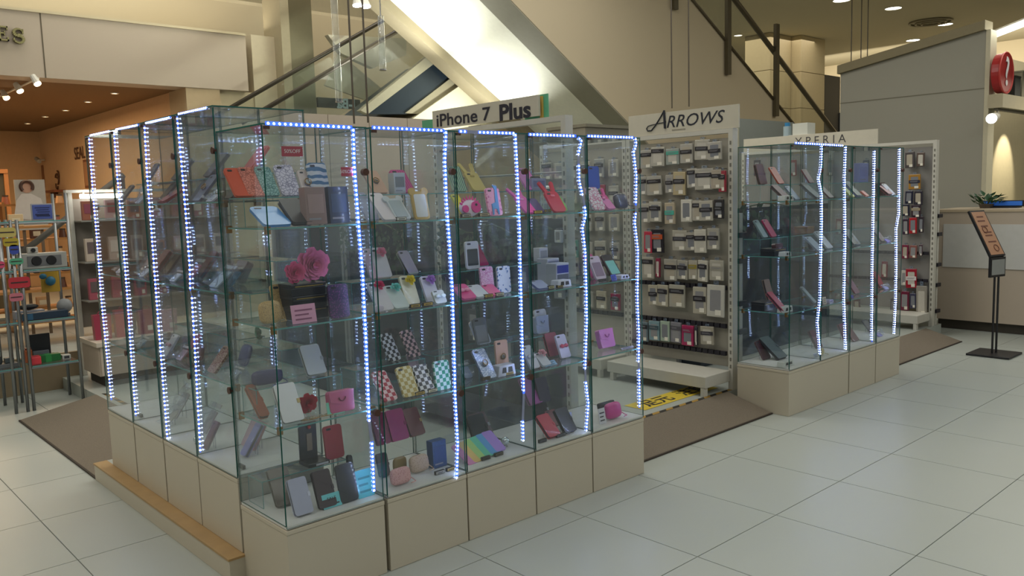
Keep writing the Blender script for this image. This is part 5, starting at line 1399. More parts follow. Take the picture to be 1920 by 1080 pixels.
def risers(side, k, lvs):
    for lv in lvs:
        w_ = .36
        if side == 'L': loc = (LX + .235, (ly[k] + ly[k + 1]) / 2, LZ + LZS[lv]); rz = -PI / 2; case = ('nearest', 'second', 'third', 'farthest')[k] + ' left showcase'
        elif side == 'F': loc = (xs_[k][0] + xs_[k][1] / 2, Y0 + .235, ZB + LZS[lv]); rz = 0; case = names_[k]; w_ = xs_[k][1] - .05
        else: loc = (rx[k][0] + rx[k][1] / 2, Y0 + .235, ZB + LZS[lv]); rz = 0; case = ('first', 'second', 'third', 'last')[k] + ' right showcase'
        t = thing('acrylic_riser', 'clear acrylic bridge riser on the %s of the %s' % (LVN[lv], case), 'riser', (loc[0], loc[1], loc[2] + .0005), (0, 0, rz), 'clear acrylic risers in the showcases')
        for nm, a in (('top_plate', (-w_ / 2, w_ / 2, 0, .125, RISE - .0045, RISE - .0008)), ('leg', (-w_ / 2, -w_ / 2 + .003, 0, .125, 0, RISE - .0047)), ('leg', (w_ / 2 - .003, w_ / 2, 0, .125, 0, RISE - .0047))):
            bm = B(); thin = 2 if nm == 'top_plate' else 0; add_box(bm, *a, 0, None, 1, thin); obj(nm, bm, [SHELFG, EDGE_L], t)
lace1 = pattern('lace', '8f8ca0', 'd0ccd8', .5, 70); lace2 = pattern('lace', 'a85a50', 'e08878', .5, 80); lace3 = pattern('lace', '4a7a78', '86b0ac', .5, 80)
swirl = pattern('wave', '3a6a90', 'c8ccd0', .4, 12); glit = pattern('spot', '7a3a78', '3a2a50', .4, 160); gold = pattern('spot', '8a7454', 'c0a470', .35, 220)
ckR = pattern('checker', 'b02440', 'e8c8cc', .3, 60); ckG = pattern('checker', 'b8a050', 'e0d8b0', .3, 60); ckB = pattern('checker', '1c1c22', 'd8d8dc', .3, 60); ckT = pattern('checker', '1f8a6a', 'c8dcd4', .3, 60); ckP = pattern('checker', '4a3c44', 'e0b8b8', .3, 60)
wavy = pattern('stripe', '9cc49a', '4a5a58', .5, 30); pinkst = pattern('stripe', 'd04a8c', 'b03a78', .5, 30); pdots = pattern('spot', 'e088b0', 'f0c4d4', .4, 90); tweed = pattern('lace', '6a3a3a', '9a8a7a', .6, 90)
knit = pattern('spot', 'a8907c', 'c0a894', .8, 150); fluff = pattern('spot', 'c08a8c', 'd8a8a8', .9, 140); denim = pattern('spot', '27406c', '34507c', .8, 160); doily = pattern('lace', 'd088b8', 'e8c4dc', .5, 90)
blueprt = pattern('spot', '5a78a8', 'd8dce4', .4, 60); giraffe = pattern('spot', 'd87aa8', 'f0a8c8', .4, 60); bling = pattern('spot', 'd8e0ec', '7888a8', .15, 200, .3); mapc = pattern('lace', 'c87a9c', 'dcd8e0', .4, 50)
# ---- corner showcase
for k in range(5): risers('F', k, (1, 2, 3) if k != 4 else (3,))
risers('F', 0, (0,))
D = [
 (3, 1, 'case', 462, 'b', .075, .145, 'd85a44', None, 42, 'coral red plain case'),
 (3, 1, 'case', 492, 'b', .07, .145, lace2, None, 40, 'coral floral-pattern case'), (3, 1, 'case', 520, 'b', .065, .14, lace3, None, 36, 'teal floral-pattern case'),
 (3, 1, 'case', 556, 'b', .08, .14, lace1, None, 30, 'grey lace-pattern case'), (3, 1, 'ringcase', 590, 'b', .06, .11, 'c8b8b0', None, 25, 'pale case with ring bumper'),
 (3, 1, 'case', 612, 'b', .085, .135, swirl, None, 14, 'blue and white swirl case'),
 (3, 0, 'case', 528, 'f', .11, .14, '3a8ad0', None, 62, 'bright blue glossy case lying back'), (3, 0, 'flip', 575, 'f', .085, .14, '1c1c20', 'b8b8bc', 52, 'black wallet case with silver clasp'),
 (3, 0, 'box', 600, 'f', .085, .14, '8a7270', '9a8280', 4, 'mauve slim box'), (3, 0, 'box', 643, 'f', .085, .14, '26344c', '324460', 4, 'navy slim box with white strap'),
 (2, 0, 'pouch', 498, 'm', .09, .085, gold, '8a6a3c', 8, 'gold glitter pouch'), (2, 0, 'case', 532, 'k', .08, .14, gold, None, 20, 'gold sequin case'),
 (2, 0, 'card', 566, 'f', .10, .07, 'dca0c0', '8a4a70', 10, 'pink handwritten card'), (2, 0, 'case', 634, 'f', .085, .13, glit, None, 6, 'purple glitter case'),
 (2, 0, 'beads', 640, 'k', .10, .02, '', None, 0, 'string of clear beads'),
 (1, 1, 'flip', 585, 'b', .085, .13, 'c0c4c4', 'a0a4a4', 30, 'white wallet case'), (1, 1, 'pouch', 492, 'b', .13, .06, '34386a', '2a2c50', 0, 'navy soft pouch'),
 (1, 0, 'flip', 535, 'f', .085, .15, 'c8ccd0', 'b09a5c', 28, 'white wallet case with gold chain'), (1, 0, 'handbag', 629, 'f', .11, .085, 'b85a80', '7a3a54', 6, 'pink clutch wallet with chain loop'),
 (1, 0, 'rose', 570, 'm', .075, .075, 'b0243c', None, 0, 'red crocheted flower'), (1, 0, 'card', 616, 'f', .075, .05, '78c8b0', '!SALE', 12, 'mint green price card'),
 (1, 0, 'beads', 580, 'f', .13, .03, '', None, 0, 'scatter of glitter pebbles'), (1, 0, 'flip', 480, 'k', .04, .16, '9a5a44', None, 50, 'orange-brown slim case lying back'),
 (0, 0, 'flip', 512, 'k', .085, .15, '5c5248', '8a7a5c', 30, 'brown notebook-style case'), (0, 1, 'tower', 568, 'b', .08, .17, '1a1a1e', None, 0, 'black boxed phone stand'),
 (0, 1, 'case', 616, 'b', .085, .14, 'a8303c', None, 8, 'red upright case'), (0, 0, 'flip', 545, 'f', .075, .14, 'a8acc4', 'c0c4d8', 24, 'lavender grey wallet case'),
 (0, 0, 'flip', 592, 'f', .075, .145, '3a2c34', None, 22, 'dark brown wallet case'), (0, 0, 'case', 634, 'f', .08, .15, '23262c', None, 14, 'black rounded case'),
 (0, 0, 'card', 672, 'f', .075, .11, '5cc0cc', '3a8a94', 14, 'turquoise tall card'), (0, 0, 'card', 600, 'f', .08, .055, '6cc8d0', '!SALE', 18, 'turquoise sale card at the front glass'),
 (0, 0, 'flip', 690, 'k', .02, .13, '20242a', None, 10, 'black wallet case edge-on'),
]
DD = [('F', 0, *d) for d in D]
D = [ # second
 (3, 0, 'case', 738, 'f', .07, .16, 'd4ccd0', None, 48, 'white case with pink beaded rim'), (3, 0, 'bear', 762, 'f', .075, .125, 'c0c8cc', 'a8b4ba', 42, 'silver bear-eared mirror case'),
 (3, 0, 'bear', 797, 'f', .075, .13, 'b8984c', 'd0d0c8', 12, 'gold bear-eared mirror case'), (3, 1, 'ringcase', 722, 'b', .075, .13, 'c8a48c', None, 42, 'peach and white ring case'),
 (3, 1, 'box', 757, 'b', .06, .09, 'b0b4b4', '7c8082', 2, 'clear boxed accessory'), (3, 1, 'case', 822, 'b', .08, .13, pinkst, None, 40, 'pink striped case'),
 (3, 0, 'label', 757, 'f', .05, .016, 'd8d8d0', None, 0, 'black price label'), (3, 0, 'case', 706, 'k', .06, .16, 'b8b4c8', None, 45, 'lilac translucent case'),
 (2, 1, 'flowercase', 722, 'b', .075, .14, 'ccc6c4', 'd8788c', 26, 'white case with coral roses'), (2, 1, 'case', 706, 'b', .06, .14, 'd0a8b8', None, 28, 'pale pink case'),
 (2, 0, 'flowercase', 722, 'f', .075, .14, 'd0ccd0', 'c02c5c', 40, 'white case with red flower'), (2, 0, 'flowercase', 752, 'f', .075, .12, 'c4d0cc', '6cc4bc', 44, 'white case with teal flower'),
 (2, 0, 'flowercase', 773, 'm', .07, .13, 'd4d0b0', 'd8c024', 24, 'pale yellow case with yellow flower'), (2, 0, 'flowercase', 815, 'm', .07, .12, 'd0ccd4', 'a878c0', 26, 'white case with purple flower'),
 (2, 0, 'bow', 826, 'f', .06, .06, 'd0d4d0', 'd8e0e0', 30, 'small white ribbon charm case'), (2, 1, 'case', 808, 'b', .055, .13, 'a8b4ac', None, 44, 'clear green-tinted case'),
 (2, 1, 'case', 830, 'b', .055, .13, 'b0a8b8', None, 40, 'clear lilac-tinted case'), (2, 0, 'label', 776, 'f', .05, .016, 'b89a4c', None, 0, 'gold price label, left'), (2, 0, 'label', 800, 'f', .05, .016, 'c8a850', None, 0, 'gold price label, right'),
 (2, 0, 'pouch', 700, 'f', .05, .03, 'c8c0d0', 'c04a6c', 0, 'small white purse charm'),
 (1, 1, 'case', 735, 'b', .07, .13, ckB, None, 28, 'black and white checker case', -0, 12), (1, 1, 'case', 775, 'b', .07, .13, ckP, None, 28, 'pink and black checker case', 0, 12),
 (1, 0, 'case', 722, 'f', .07, .14, ckR, None, 40, 'red and white checker case'), (1, 0, 'case', 762, 'f', .078, .13, ckG, None, 26, 'gold checker case'),
 (1, 0, 'case', 794, 'f', .075, .125, ckB, None, 28, 'black and white checker case'), (1, 0, 'case', 824, 'f', .08, .125, ckT, None, 8, 'green and white checker case'),
 (1, 0, 'case', 838, 'b', .05, .13, 'a88aa0', None, 25, 'mauve plaid case'), (1, 0, 'label', 778, 'f', .05, .016, 'c8a850', None, 0, 'gold price label, left', 0, 0), (1, 0, 'label', 802, 'f', .05, .016, 'd8d0a0', None, 0, 'pale price label, right'),
 (0, 1, 'flip', 738, 'b', .09, .14, 'a8246c', '8c1c58', 22, 'magenta wallet case'), (0, 1, 'flip', 706, 'b', .07, .14, '8c2450', None, 22, 'wine red wallet case'),
 (0, 1, 'flip', 832, 'b', .08, .13, '6c2430', 'b0905c', 30, 'burgundy case with gold rims'), (0, 0, 'pouch', 738, 'f', .10, .07, fluff, 'a8787c', 10, 'fluffy pink pouch'),
 (0, 0, 'pouch', 775, 'm', .10, .075, knit, '8a7460', 10, 'beige knitted pouch'), (0, 0, 'pouch', 735, 'k', .07, .07, '8a7444', '6c5a34', 0, 'mustard soft pouch'),
 (0, 0, 'box', 820, 'm', .075, .12, denim, '2c4878', 2, 'navy denim slim box'), (0, 0, 'label', 810, 'f', .05, .016, '9a9890', None, 0, 'grey price label, left'), (0, 0, 'label', 832, 'f', .05, .016, 'b8a060', None, 0, 'gold price label, right'),
 (0, 0, 'flip', 705, 'k', .05, .1, '3c2a30', None, 15, 'small dark case'),
]
DD += [('F', 1, *d) for d in D]
D = [ # third
 (3, 1, 'case', 870, 'b', .08, .13, wavy, None, 26, 'green wavy-striped case'), (3, 0, 'case', 880, 'm', .045, .13, 'd8cc28', None, 44, 'banana yellow slim case'),
 (3, 0, 'hedgehog', 890, 'f', .115, .095, 'e8d8e8', None, 8, 'white and hot pink hedgehog-like case'), (3, 0, 'giraffe', 934, 'f', .08, .125, giraffe, None, 12, 'pink case with blue giraffe shape'),
 (3, 1, 'bunny', 958, 'b', .08, .17, 'c8b468', 'b09a50', 40, 'yellow rabbit-ear case'), (3, 0, 'label', 878, 'f', .05, .016, 'b8b0a0', None, 0, 'black price label, left'), (3, 0, 'label', 912, 'f', .06, .016, 'c0b090', None, 0, 'black price label, right'),
 (2, 1, 'clearcase', 888, 'b', .08, .13, 'd4d4d8', '3a4044', 4, 'white case with black cat print'), (2, 0, 'case', 915, 'm', .075, .13, doily, None, 6, 'lilac doily-pattern case'),
 (2, 0, 'case', 950, 'm', .078, .125, blueprt, None, 3, 'blue print case with yellow base'), (2, 0, 'bow', 880, 'f', .08, .10, 'e04a94', 'f0a0c4', 56, 'hot pink glossy case lying back'),
 (2, 0, 'case', 905, 'f', .08, .09, 'c8ccd8', None, 60, 'pale silver case lying flat'), (2, 0, 'case', 930, 'f', .07, .08, 'e85a98', None, 60, 'neon pink case lying flat'),
 (2, 1, 'flip', 968, 'b', .06, .14, 'a8245c', None, 38, 'magenta wallet case'), (2, 1, 'case', 985, 'b', .07, .14, '9aa8c0', None, 38, 'pale blue case'),
 (2, 0, 'label', 915, 'f', .05, .016, 'c8a850', None, 0, 'gold price label, left'), (2, 0, 'label', 936, 'f', .05, .016, 'c8c0a0', None, 0, 'pale price label, right'),
 (1, 1, 'clearcase', 902, 'b', .08, .13, '6a6e74', '8a8c90', 14, 'smoky clear pack with white tag'), (1, 1, 'clearcase', 955, 'b', .085, .125, 'bcc4d4', '8490ac', 32, 'white windowed pack'),
 (1, 0, 'ringcase', 938, 'm', .075, .15, 'c8a08c', None, 4, 'peach case with finger ring'), (1, 0, 'ringcase', 914, 'f', .075, .15, bling, None, 36, 'rhinestone clear case with ring'),
 (1, 0, 'stand', 945, 'f', .11, .05, 'c8ccdc', None, 0, 'white slotted display base'), (1, 0, 'clearbag', 880, 'm', .06, .08, 'a0acc8', None, 40, 'small glittering clear pack'),
 (1, 0, 'label', 905, 'f', .05, .016, '5a4c34', None, 0, 'dark price label, left'), (1, 0, 'label', 950, 'f', .05, .016, 'a89050', None, 0, 'gold price label, right'),
 (0, 0, 'fan', 910, 'f', .2, .1, 'd88cb8 e0c078 a8d080 64c0a0 5c9cd0 a888d0', None, 0, 'fan of six pastel rainbow cases'), (0, 0, 'ball', 942, 'm', .04, .04, '', None, 0, 'small faceted crystal ball'),
 (0, 0, 'flip', 955, 'b', .1, .14, '4a2c38', '9a9ca4', 34, 'dark plum wallet case with silver clasp'), (0, 0, 'flip', 895, 'b', .1, .13, '23282e', None, 26, 'charcoal wide wallet case'),
 (0, 0, 'label', 900, 'f', .05, .016, '4a4438', None, 0, 'dark price label, left'), (0, 0, 'label', 925, 'f', .05, .016, '6a6450', None, 0, 'dark price label, right'),
]
DD += [('F', 2, *d) for d in D]
D = [ # fourth
 (3, 1, 'case', 1005, 'b', .09, .14, 'd878c0', None, 40, 'pink glossy case'), (3, 0, 'bunny', 1000, 'f', .07, .17, 'f03cb0', 'f090d0', 48, 'hot pink rabbit-ear case'),
 (3, 0, 'bunny', 1054, 'f', .09, .175, 'c81c3c', 'e87890', 36, 'red rabbit-ear case'), (3, 0, 'bunny', 1088, 'm', .08, .08, '78c458', '4a8a3c', 30, 'small green frog-like case'),
 (3, 0, 'case', 1015, 'm', .07, .09, '5a4a8a', None, 45, 'violet low case'), (3, 1, 'box', 1068, 'b', .10, .06, '8a8ca8', '6a6c90', 0, 'grey striped wide box'),
 (3, 1, 'case', 1045, 'b', .07, .08, '3a3438', None, 35, 'dark brown case'), (3, 0, 'label', 1012, 'f', .055, .016, 'd8b83c', None, 0, 'yellow price label, left'), (3, 0, 'label', 1030, 'k', .05, .016, 'c8a850', None, 0, 'gold price label, right'),
 (2, 0, 'cube', 1055, 'm', .09, .11, 'b8bcc8', '232e7c', 0, 'white box with dark blue window'), (2, 0, 'cube', 1090, 'k', .085, .13, 'c4c6d4', '8a8ea4', 0, 'white printed box'), (2, 1, 'box', 1058, 'b', .06, .07, 'd0d4dc', 'a0a4ac', 0, 'tall white carton'),
 (2, 0, 'stand', 1058, 'f', .10, .035, 'd8dcec', None, 0, 'white slotted display base'), (2, 0, 'case', 1020, 'f', .08, .07, '6a74b0', None, 62, 'blue-violet case lying flat'), (2, 0, 'stand', 1010, 'm', .05, .03, 'dce0ec', None, 0, 'small white display base'),
 (2, 0, 'label', 1033, 'f', .04, .016, 'c8c090', None, 0, 'pale price label, left'), (2, 0, 'label', 1050, 'f', .04, .014, 'a89050', None, 0, 'gold price label, right'),
 (1, 1, 'clearcase', 1024, 'b', .08, .125, 'd4d4dc', 'b08a98', 14, 'white pack with pink window'), (1, 1, 'handbag', 1092, 'b', .09, .09, 'a4b0c8', '8a94a8', 8, 'pale blue clutch'),
 (1, 0, 'bow', 1064, 'm', .07, .12, 'd0cce0', 'c84a6c', 22, 'white case with pink words band and bow'), (1, 0, 'flip', 1088, 'k', .08, .12, 'a8586c', None, 20, 'coral pink wallet case'),
 (1, 0, 'rose', 1008, 'm', .045, .045, 'd07c88', None, 0, 'small salmon flower'), (1, 0, 'bow', 1000, 'f', .06, .12, 'c4c8dc', 'd8d8ec', 34, 'frilly white ribbon case'), (1, 0, 'card', 1030, 'f', .08, .03, '8ab4dc', None, 50, 'pale blue card'),
 (1, 0, 'flowercase', 1022, 'f', .06, .08, 'ccd0dc', 'd8a0b0', 50, 'white case with pale flower'),
 (0, 1, 'flip', 1000, 'b', .09, .15, 'a850a0', '7a3a78', 32, 'orchid purple wallet case'), (0, 0, 'flip', 1034, 'f', .08, .13, 'b0203c', None, 46, 'red wallet case'), (0, 0, 'flip', 1065, 'f', .085, .13, '23242e', None, 36, 'black wallet case'),
 (0, 0, 'flip', 1050, 'b', .09, .13, '2c2430', 'a0a0a4', 24, 'dark wallet case with silver clasps'), (0, 0, 'card', 1085, 'm', .05, .08, 'a8acc8', None, 6, 'lavender spotted card'), (0, 1, 'flip', 1085, 'b', .08, .13, '3a3448', None, 18, 'dark violet wallet case'),
 (0, 0, 'label', 1045, 'f', .06, .016, '5a5c68', None, 0, 'dark price label, left'), (0, 0, 'label', 1010, 'f', .05, .016, '4a4c58', None, 0, 'dark price label near the red case'), (0, 0, 'case', 1050, 'k', .08, .09, '702838', None, 40, 'dark red low case'),
]
DD += [('F', 3, *d) for d in D]
D = [ # end
 (3, 1, 'case', 1122, 'b', .09, .12, '2450b0', None, 4, 'royal blue glossy case'), (3, 0, 'case', 1128, 'f', .09, .13, mapc, None, 30, 'white case with grey print'), (3, 0, 'bunny', 1145, 'm', .07, .13, 'd84c90', 'f0a0c8', 36, 'pink rabbit-ear case'),
 (3, 0, 'pouch', 1172, 'f', .10, .08, '2a2c40', 'a0a4c0', 14, 'dark oval zip pouch'), (3, 0, 'case', 1150, 'f', .06, .07, 'd880b8', None, 45, 'pale pink low case'),
 (2, 0, 'clearcase', 1128, 'm', .08, .13, 'c8b8c8', '8a7488', 26, 'white case with grey print window'), (2, 0, 'clearcase', 1158, 'm', .085, .14, '2c2a34', '7ac0b0', 36, 'black case with mint screen window'), (2, 0, 'case', 1120, 'k', .07, .14, 'd04a90', None, 30, 'pink glossy case'),
 (2, 1, 'ringcase', 1146, 'b', .05, .06, 'd0d0dc', None, 20, 'small white ring case') if False else (2, 0, 'card', 1130, 'f', .06, .016, '2a2c3c', None, 20, 'dark label card'), (2, 0, 'stand', 1172, 'f', .07, .02, 'ccd0e8', None, 0, 'white display base'),
 (2, 0, 'card', 1152, 'f', .04, .03, '3a5ae0', None, 20, 'blue card'),  # blue-coloured card stands in for a small blue light
 (1, 0, 'handbag', 1140, 'm', .11, .10, 'd07cc8', 'a04a98', 16, 'orchid pink clutch wallet'), (1, 0, 'card', 1180, 'f', .10, .012, 'b8b8dc', None, 60, 'pale lilac card'),
 (0, 0, 'flip', 1138, 'm', .12, .075, '202830', None, 14, 'black landscape wallet case'), (0, 0, 'pouch', 1152, 'f', .12, .085, 'c02c88', '8c1c60', 12, 'magenta zip wristlet'), (0, 0, 'card', 1126, 'f', .05, .08, 'd0d0d8', None, 10, 'white spotted card'),
]
DD += [('F', 4, *d) for d in D]
# ---- left row
for k in range(4): risers('L', k, (1, 2, 3) if k < 3 else (2, 3))
D0 = [
 (3, 1, 'case', 398, 'b', .09, .16, 'd0482c', None, 40, 'orange-red glossy case'), (3, 1, 'flip', 420, 'b', .08, .15, 'c8243c', None, 40, 'bright red wallet case'), (3, 0, 'flip', 362, 'k', .07, .16, '4a4650', None, 48, 'dark slate wallet case'),
 (3, 0, 'clearbag', 390, 'f', .09, .07, 'c8ccd8', None, 55, 'glittering clear pack lying back'), (3, 0, 'ringcase', 352, 'f', .08, .14, '5a6478', None, 40, 'blue-grey ring case'),
 (2, 0, 'clearbag', 385, 'f', .12, .13, 'b8c8d4', 'c8d0dc', 50, 'white glossy bag-like pack'), (2, 0, 'clearbag', 415, 'm', .08, .1, '8ab0cc', None, 40, 'pale blue clear pack'), (2, 0, 'handbag', 350, 'k', .1, .1, 'a8a4a0', None, 30, 'grey soft clutch'),
 (1, 0, 'pouch', 400, 'k', .09, .10, '3a4480', '2a2c50', 20, 'navy and cream pouch'), (1, 0, 'case', 380, 'f', .08, .13, tweed, None, 40, 'brown tweed case'), (1, 0, 'clearbag', 410, 'f', .08, .06, 'a8b4bc', None, 50, 'shiny silver pack'), (1, 1, 'rose', 405, 'b', .06, .06, '4a9a78', None, 0, 'green fabric flower'),
 (0, 0, 'case', 408, 'k', .07, .16, 'c89aa0', None, 30, 'long pink case'), (0, 0, 'flip', 430, 'm', .05, .15, '8a86c0', 'b0b4e0', 34, 'iridescent violet wallet case'), (0, 0, 'label', 425, 'f', .05, .016, '6a6a60', None, 0, 'grey price label'), (0, 0, 'case', 446, 'k', .07, .13, 'b8707c', None, 30, 'rose pink case'),
]
DD += [('L', 0, *d) for d in D0]
D1 = [
 (3, 1, 'flip', 315, 'b', .08, .15, '4c4450', None, 42, 'dark plum wallet case'), (3, 0, 'case', 310, 'f', .08, .13, '8a3c50', None, 60, 'dark rose case lying back'), (3, 0, 'clearbag', 285, 'f', .08, .06, 'c0c8d4', None, 55, 'glittering clear pack'), (3, 0, 'case', 300, 'k', .07, .14, '5c6474', None, 40, 'slate blue case'),
 (2, 0, 'clearbag', 330, 'm', .1, .12, 'a85a70', None, 40, 'clear pack with rose contents'), (2, 0, 'flip', 300, 'k', .08, .15, '6a2434', None, 40, 'dark red wallet case'), (2, 0, 'clearbag', 310, 'f', .09, .07, 'c8d0dc', None, 50, 'crumpled clear pack'),
 (1, 0, 'rose', 340, 'f', .075, .075, '9cb8a0', None, 0, 'pale green pompom flower'), (1, 0, 'clearbag', 310, 'f', .09, .08, 'b8a0a8', None, 45, 'shiny clear pack'), (1, 0, 'pouch', 355, 'm', .08, .08, '5c3444', None, 10, 'plum pouch'), (1, 0, 'case', 325, 'm', .07, .12, 'a84454', None, 30, 'red case'),
 (0, 0, 'clearbag', 345, 'm', .1, .16, 'a89c98', None, 35, 'grey clear pack'), (0, 0, 'case', 362, 'f', .05, .13, '7a4a5c', None, 30, 'plum phone case'), (0, 0, 'ball', 338, 'f', .03, .03, '', None, 0, 'tiny silver ball'),
]
DD += [('L', 1, *d) for d in D1]
D2 = [
 (3, 0, 'clearbag', 255, 'f', .09, .15, 'a8b0bc', None, 45, 'tall clear shiny pack'), (3, 1, 'flip', 252, 'b', .08, .14, '50505c', None, 42, 'dark grey wallet case'), (3, 0, 'case', 240, 'k', .07, .13, '3c4450', None, 42, 'charcoal case'),
 (2, 0, 'flip', 262, 'm', .08, .15, '742c3c', None, 40, 'wine red wallet case'), (2, 0, 'clearbag', 250, 'f', .09, .08, 'b8c4d0', None, 50, 'crumpled clear pack'), (2, 0, 'case', 275, 'k', .07, .13, '2c3440', None, 40, 'dark blue-grey case'),
 (1, 0, 'clearbag', 275, 'f', .1, .08, 'a8b8c0', None, 45, 'sparkling clear pack'), (1, 0, 'bow', 300, 'f', .07, .12, 'ccd0d8', 'd0a0b0', 35, 'white ribbon case'), (1, 0, 'rose', 262, 'k', .06, .06, '8a7a94', None, 0, 'mauve flower'),
 (0, 0, 'clearbag', 290, 'm', .12, .2, 'b0a8a4', None, 35, 'large crumpled clear pack'), (0, 0, 'clearbag', 275, 'f', .09, .12, 'b8b4ac', None, 45, 'small crumpled clear pack'),
]
DD += [('L', 2, *d) for d in D2]
D3 = [(3, 0, 'case', 205, 'm', .07, .13, '5c6470', None, 40, 'grey phone case'), (3, 1, 'case', 198, 'b', .07, .13, '6c5c60', None, 35, 'taupe case'), (2, 0, 'clearbag', 210, 'f', .09, .08, 'a8b4bc', None, 50, 'clear shiny pack'), (2, 0, 'clearbag', 205, 'k', .1, .13, 'b88c90', None, 35, 'clear pack with pink contents'),
      (1, 0, 'clearbag', 240, 'f', .09, .07, 'a8b8c4', None, 50, 'crumpled clear pack'), (1, 0, 'pouch', 228, 'm', .08, .07, '5c6068', None, 10, 'grey pouch'), (0, 0, 'ball', 225, 'f', .03, .03, '', None, 0, 'tiny silver ball'), (0, 0, 'label', 238, 'f', .05, .016, '8a8a84', None, 0, 'grey price label')]
DD += [('L', 3, *d) for d in D3]
# ---- right row
for k in range(4): risers('R', k, (2, 3))
R0 = [
 (3, 1, 'flip', 1432, 'b', .09, .14, '54222c', None, 16, 'dark red wallet case'), (3, 1, 'case', 1470, 'b', .08, .14, 'a83c28', None, 34, 'rust orange case'), (3, 0, 'stand', 1434, 'f', .12, .035, 'c8cccc', None, 0, 'white slotted display base'), (3, 0, 'flip', 1478, 'f', .08, .14, '5c3440', '8a90a0', 48, 'plum wallet case lying back'),
 (3, 0, 'case', 1495, 'm', .07, .12, '6a788c', None, 42, 'steel blue case'), (2, 1, 'case', 1436, 'b', .06, .14, '7c9098', None, 34, 'grey-blue case'), (2, 1, 'case', 1452, 'b', .07, .14, 'b8305c', None, 34, 'crimson pink case'), (2, 0, 'giftbox', 1434, 'm', .15, .05, '22242c', None, 0, 'black gift box with gold stripe'),
 (2, 0, 'handbag', 1462, 'm', .09, .08, '4c2c34', '9a8088', 6, 'brown clutch'), (2, 0, 'stand', 1478, 'f', .08, .03, 'c0c8d4', None, 0, 'white display base'),
 (1, 1, 'flip', 1445, 'b', .07, .14, '8a7468', None, 12, 'tan wallet case tilted', .0, 0) if False else (1, 0, 'flip', 1450, 'b', .07, .19, '8a7468', None, 16, 'tan wallet case'), (1, 0, 'stand', 1438, 'f', .12, .04, 'c4ccd0', None, 0, 'white slotted display base'), (1, 0, 'flip', 1470, 'f', .06, .17, 'a83c58', 'c8a0b0', 46, 'pink and red wallet case lying back'),
 (1, 0, 'giftbox', 1425, 'k', .14, .06, '22242c', None, 0, 'black gift box with gold stripe'), (0, 0, 'stand', 1432, 'f', .14, .035, 'c8ccc8', None, 0, 'white slotted display base'), (0, 0, 'flip', 1470, 'k', .12, .2, '2c3038', None, 50, 'long black wallet case lying back'),
 (0, 0, 'case', 1440, 'b', .1, .14, '4a2830', None, 30, 'dark maroon case'),
]
DD += [('R', 0, *d) for d in R0]
R1 = [(3, 0, 'flip', 1530, 'f', .08, .16, '3c4048', None, 50, 'charcoal wallet case lying back'), (3, 0, 'case', 1560, 'm', .07, .14, '5c4448', None, 46, 'brown case'), (3, 1, 'case', 1548, 'b', .07, .12, '783038', None, 34, 'dark red case'),
      (2, 0, 'case', 1540, 'f', .09, .14, '9aa4bc', None, 48, 'pale blue-grey case lying back'), (2, 0, 'case', 1562, 'm', .09, .16, 'a8acb4', None, 42, 'silver case lying back'), (2, 1, 'giftbox', 1535, 'b', .1, .05, '8a5c3c', None, 0, 'orange-brown small box'), (2, 0, 'pouch', 1528, 'm', .1, .07, '23283c', None, 10, 'navy pouch'),
      (1, 0, 'card', 1548, 'f', .05, .05, 'c8c4bc', None, 10, 'white card'), (1, 0, 'case', 1530, 'm', .04, .15, '8a98a0', None, 46, 'slim grey case'), (1, 0, 'stand', 1560, 'f', .06, .02, 'b0b0d8', None, 0, 'lilac display base'),
      (0, 0, 'pouch', 1545, 'f', .08, .05, 'b8b080', None, 6, 'cream soft pouch'), (0, 0, 'card', 1530, 'f', .05, .03, 'b0b8c8', None, 20, 'pale card'), (0, 0, 'flip', 1560, 'k', .08, .14, '6c2c3c', None, 30, 'wine wallet case')]
DD += [('R', 1, *d) for d in R1]
R2 = [(3, 0, 'case', 1598, 'f', .06, .10, 'b8bc4c', None, 46, 'lime yellow case'), (3, 0, 'flip', 1622, 'm', .08, .15, '2c3038', None, 44, 'black wallet case'), (3, 0, 'case', 1640, 'm', .08, .15, '7480a8', None, 44, 'lavender blue case'), (3, 0, 'case', 1625, 'f', .05, .06, 'c86a5c', None, 50, 'coral low case'),
      (2, 0, 'flip', 1605, 'm', .08, .14, '3a3c48', None, 40, 'slate wallet case'), (2, 0, 'case', 1630, 'm', .08, .14, '5c6878', None, 40, 'blue-grey case'), (1, 0, 'case', 1610, 'm', .08, .14, '6c3448', None, 35, 'plum phone case'), (1, 0, 'card', 1600, 'f', .03, .02, '2c48e0', None, 20, 'small blue glowing tag'),  # tag is a plain saturated blue card
      (0, 0, 'case', 1622, 'm', .09, .15, '6a4448', None, 38, 'brown-red case'), (0, 0, 'flip', 1605, 'k', .08, .13, 'a03858', None, 26, 'raspberry wallet case')]
DD += [('R', 2, *d) for d in R2]
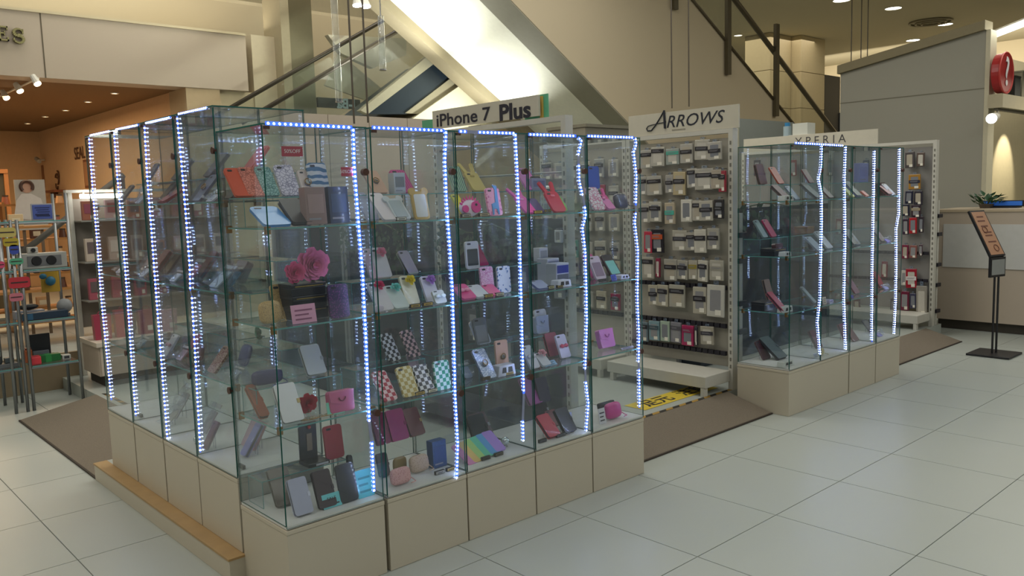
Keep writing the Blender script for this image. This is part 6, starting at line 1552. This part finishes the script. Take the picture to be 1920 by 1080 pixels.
R3 = [(3, 1, 'box', 1680, 'b', .16, .15, '8c90c8', '7c80b8', 0, 'large lavender panel box'), (3, 0, 'flip', 1668, 'f', .08, .10, '9c4454', None, 50, 'rose wallet case lying back'), (3, 0, 'case', 1690, 'f', .08, .12, 'b8bcc8', None, 44, 'silver phone case'), (3, 0, 'flip', 1655, 'm', .14, .1, '4c1c2c', None, 10, 'dark maroon wide wallet case'),
      (2, 0, 'clearbag', 1680, 'f', .1, .05, '8a80d8', None, 50, 'violet shiny pack'), (2, 0, 'case', 1665, 'm', .08, .14, '54405c', None, 38, 'dusky purple case'), (1, 0, 'clearbag', 1670, 'f', .1, .05, '9aa0d8', None, 50, 'clear glittering pack'), (1, 0, 'flip', 1690, 'm', .08, .14, 'a82c48', None, 30, 'crimson wallet case'),
      (0, 0, 'clearbag', 1660, 'f', .1, .06, '8480d0', None, 50, 'violet clear pack'), (0, 0, 'case', 1675, 'k', .08, .12, '4c4858', None, 40, 'grey-purple case')]
DD += [('R', 3, *d) for d in R3]
for d in DD:
    side, k, lv, lift, kind, px, dep, w_, h_, c, c2, lean, words = d[:13]
    dz = d[13] if len(d) > 13 else 0; yaw = d[14] if len(d) > 14 else 0
    put(side, k, lv, lift, kind, px, dep, w_, h_, c, c2, lean, words, dz, yaw)
# stack of three black boxes with two roses on the middle shelf of the corner showcase
bx_ = on_y(580, 500, Y0 + .12).x
for i in range(3):
    t = thing('gift_box', 'black gift box with gold stripe, %s of three stacked in the corner showcase' % ('bottom', 'middle', 'topmost')[i], 'box', (bx_ - .004 * i, Y0 + .12, ZB + LZS[2] + .0006 + i * .0465), group='black boxes stacked in the corner showcase')
    make('giftbox', t, .145, .046, '191a22', None, 0)
zt_ = ZB + LZS[2] + .0006 + 3 * .0465 + .001
for (dx, s_, c, lab) in ((-.045, .08, 'd0487c', 'smaller deep pink rose on the stacked black boxes in the corner showcase'), (.045, .125, 'd86a98', 'large pink rose on the stacked black boxes in the corner showcase')):
    t = thing('artificial_rose', lab, 'artificial flower', (bx_ + dx, Y0 + .115, zt_)); make('rose', t, s_, s_, c, None, 0)
# red discount cards stuck inside the corner showcase door
for (px, py, w_, h_, lab) in ((547, 284, .082, .036, 'red 50% OFF card high on the corner showcase glass'), (650, 322, .052, .034, 'small red 50% OFF card by the door hinge of the corner showcase')):
    q = on_y(px, py, Y0 + .010)
    t = thing('discount_card', lab, 'card', (q.x, Y0 + .0075, q.z - h_ / 2))
    box('card', -w_ / 2, w_ / 2, -.0015, 0, 0, h_, plain('a8203c', .5), t)
    lettering('50%OFF', h_ * .52, plain('e8dce0', .5), t, (0, -.0018, h_ * .5), extrude=.0002)
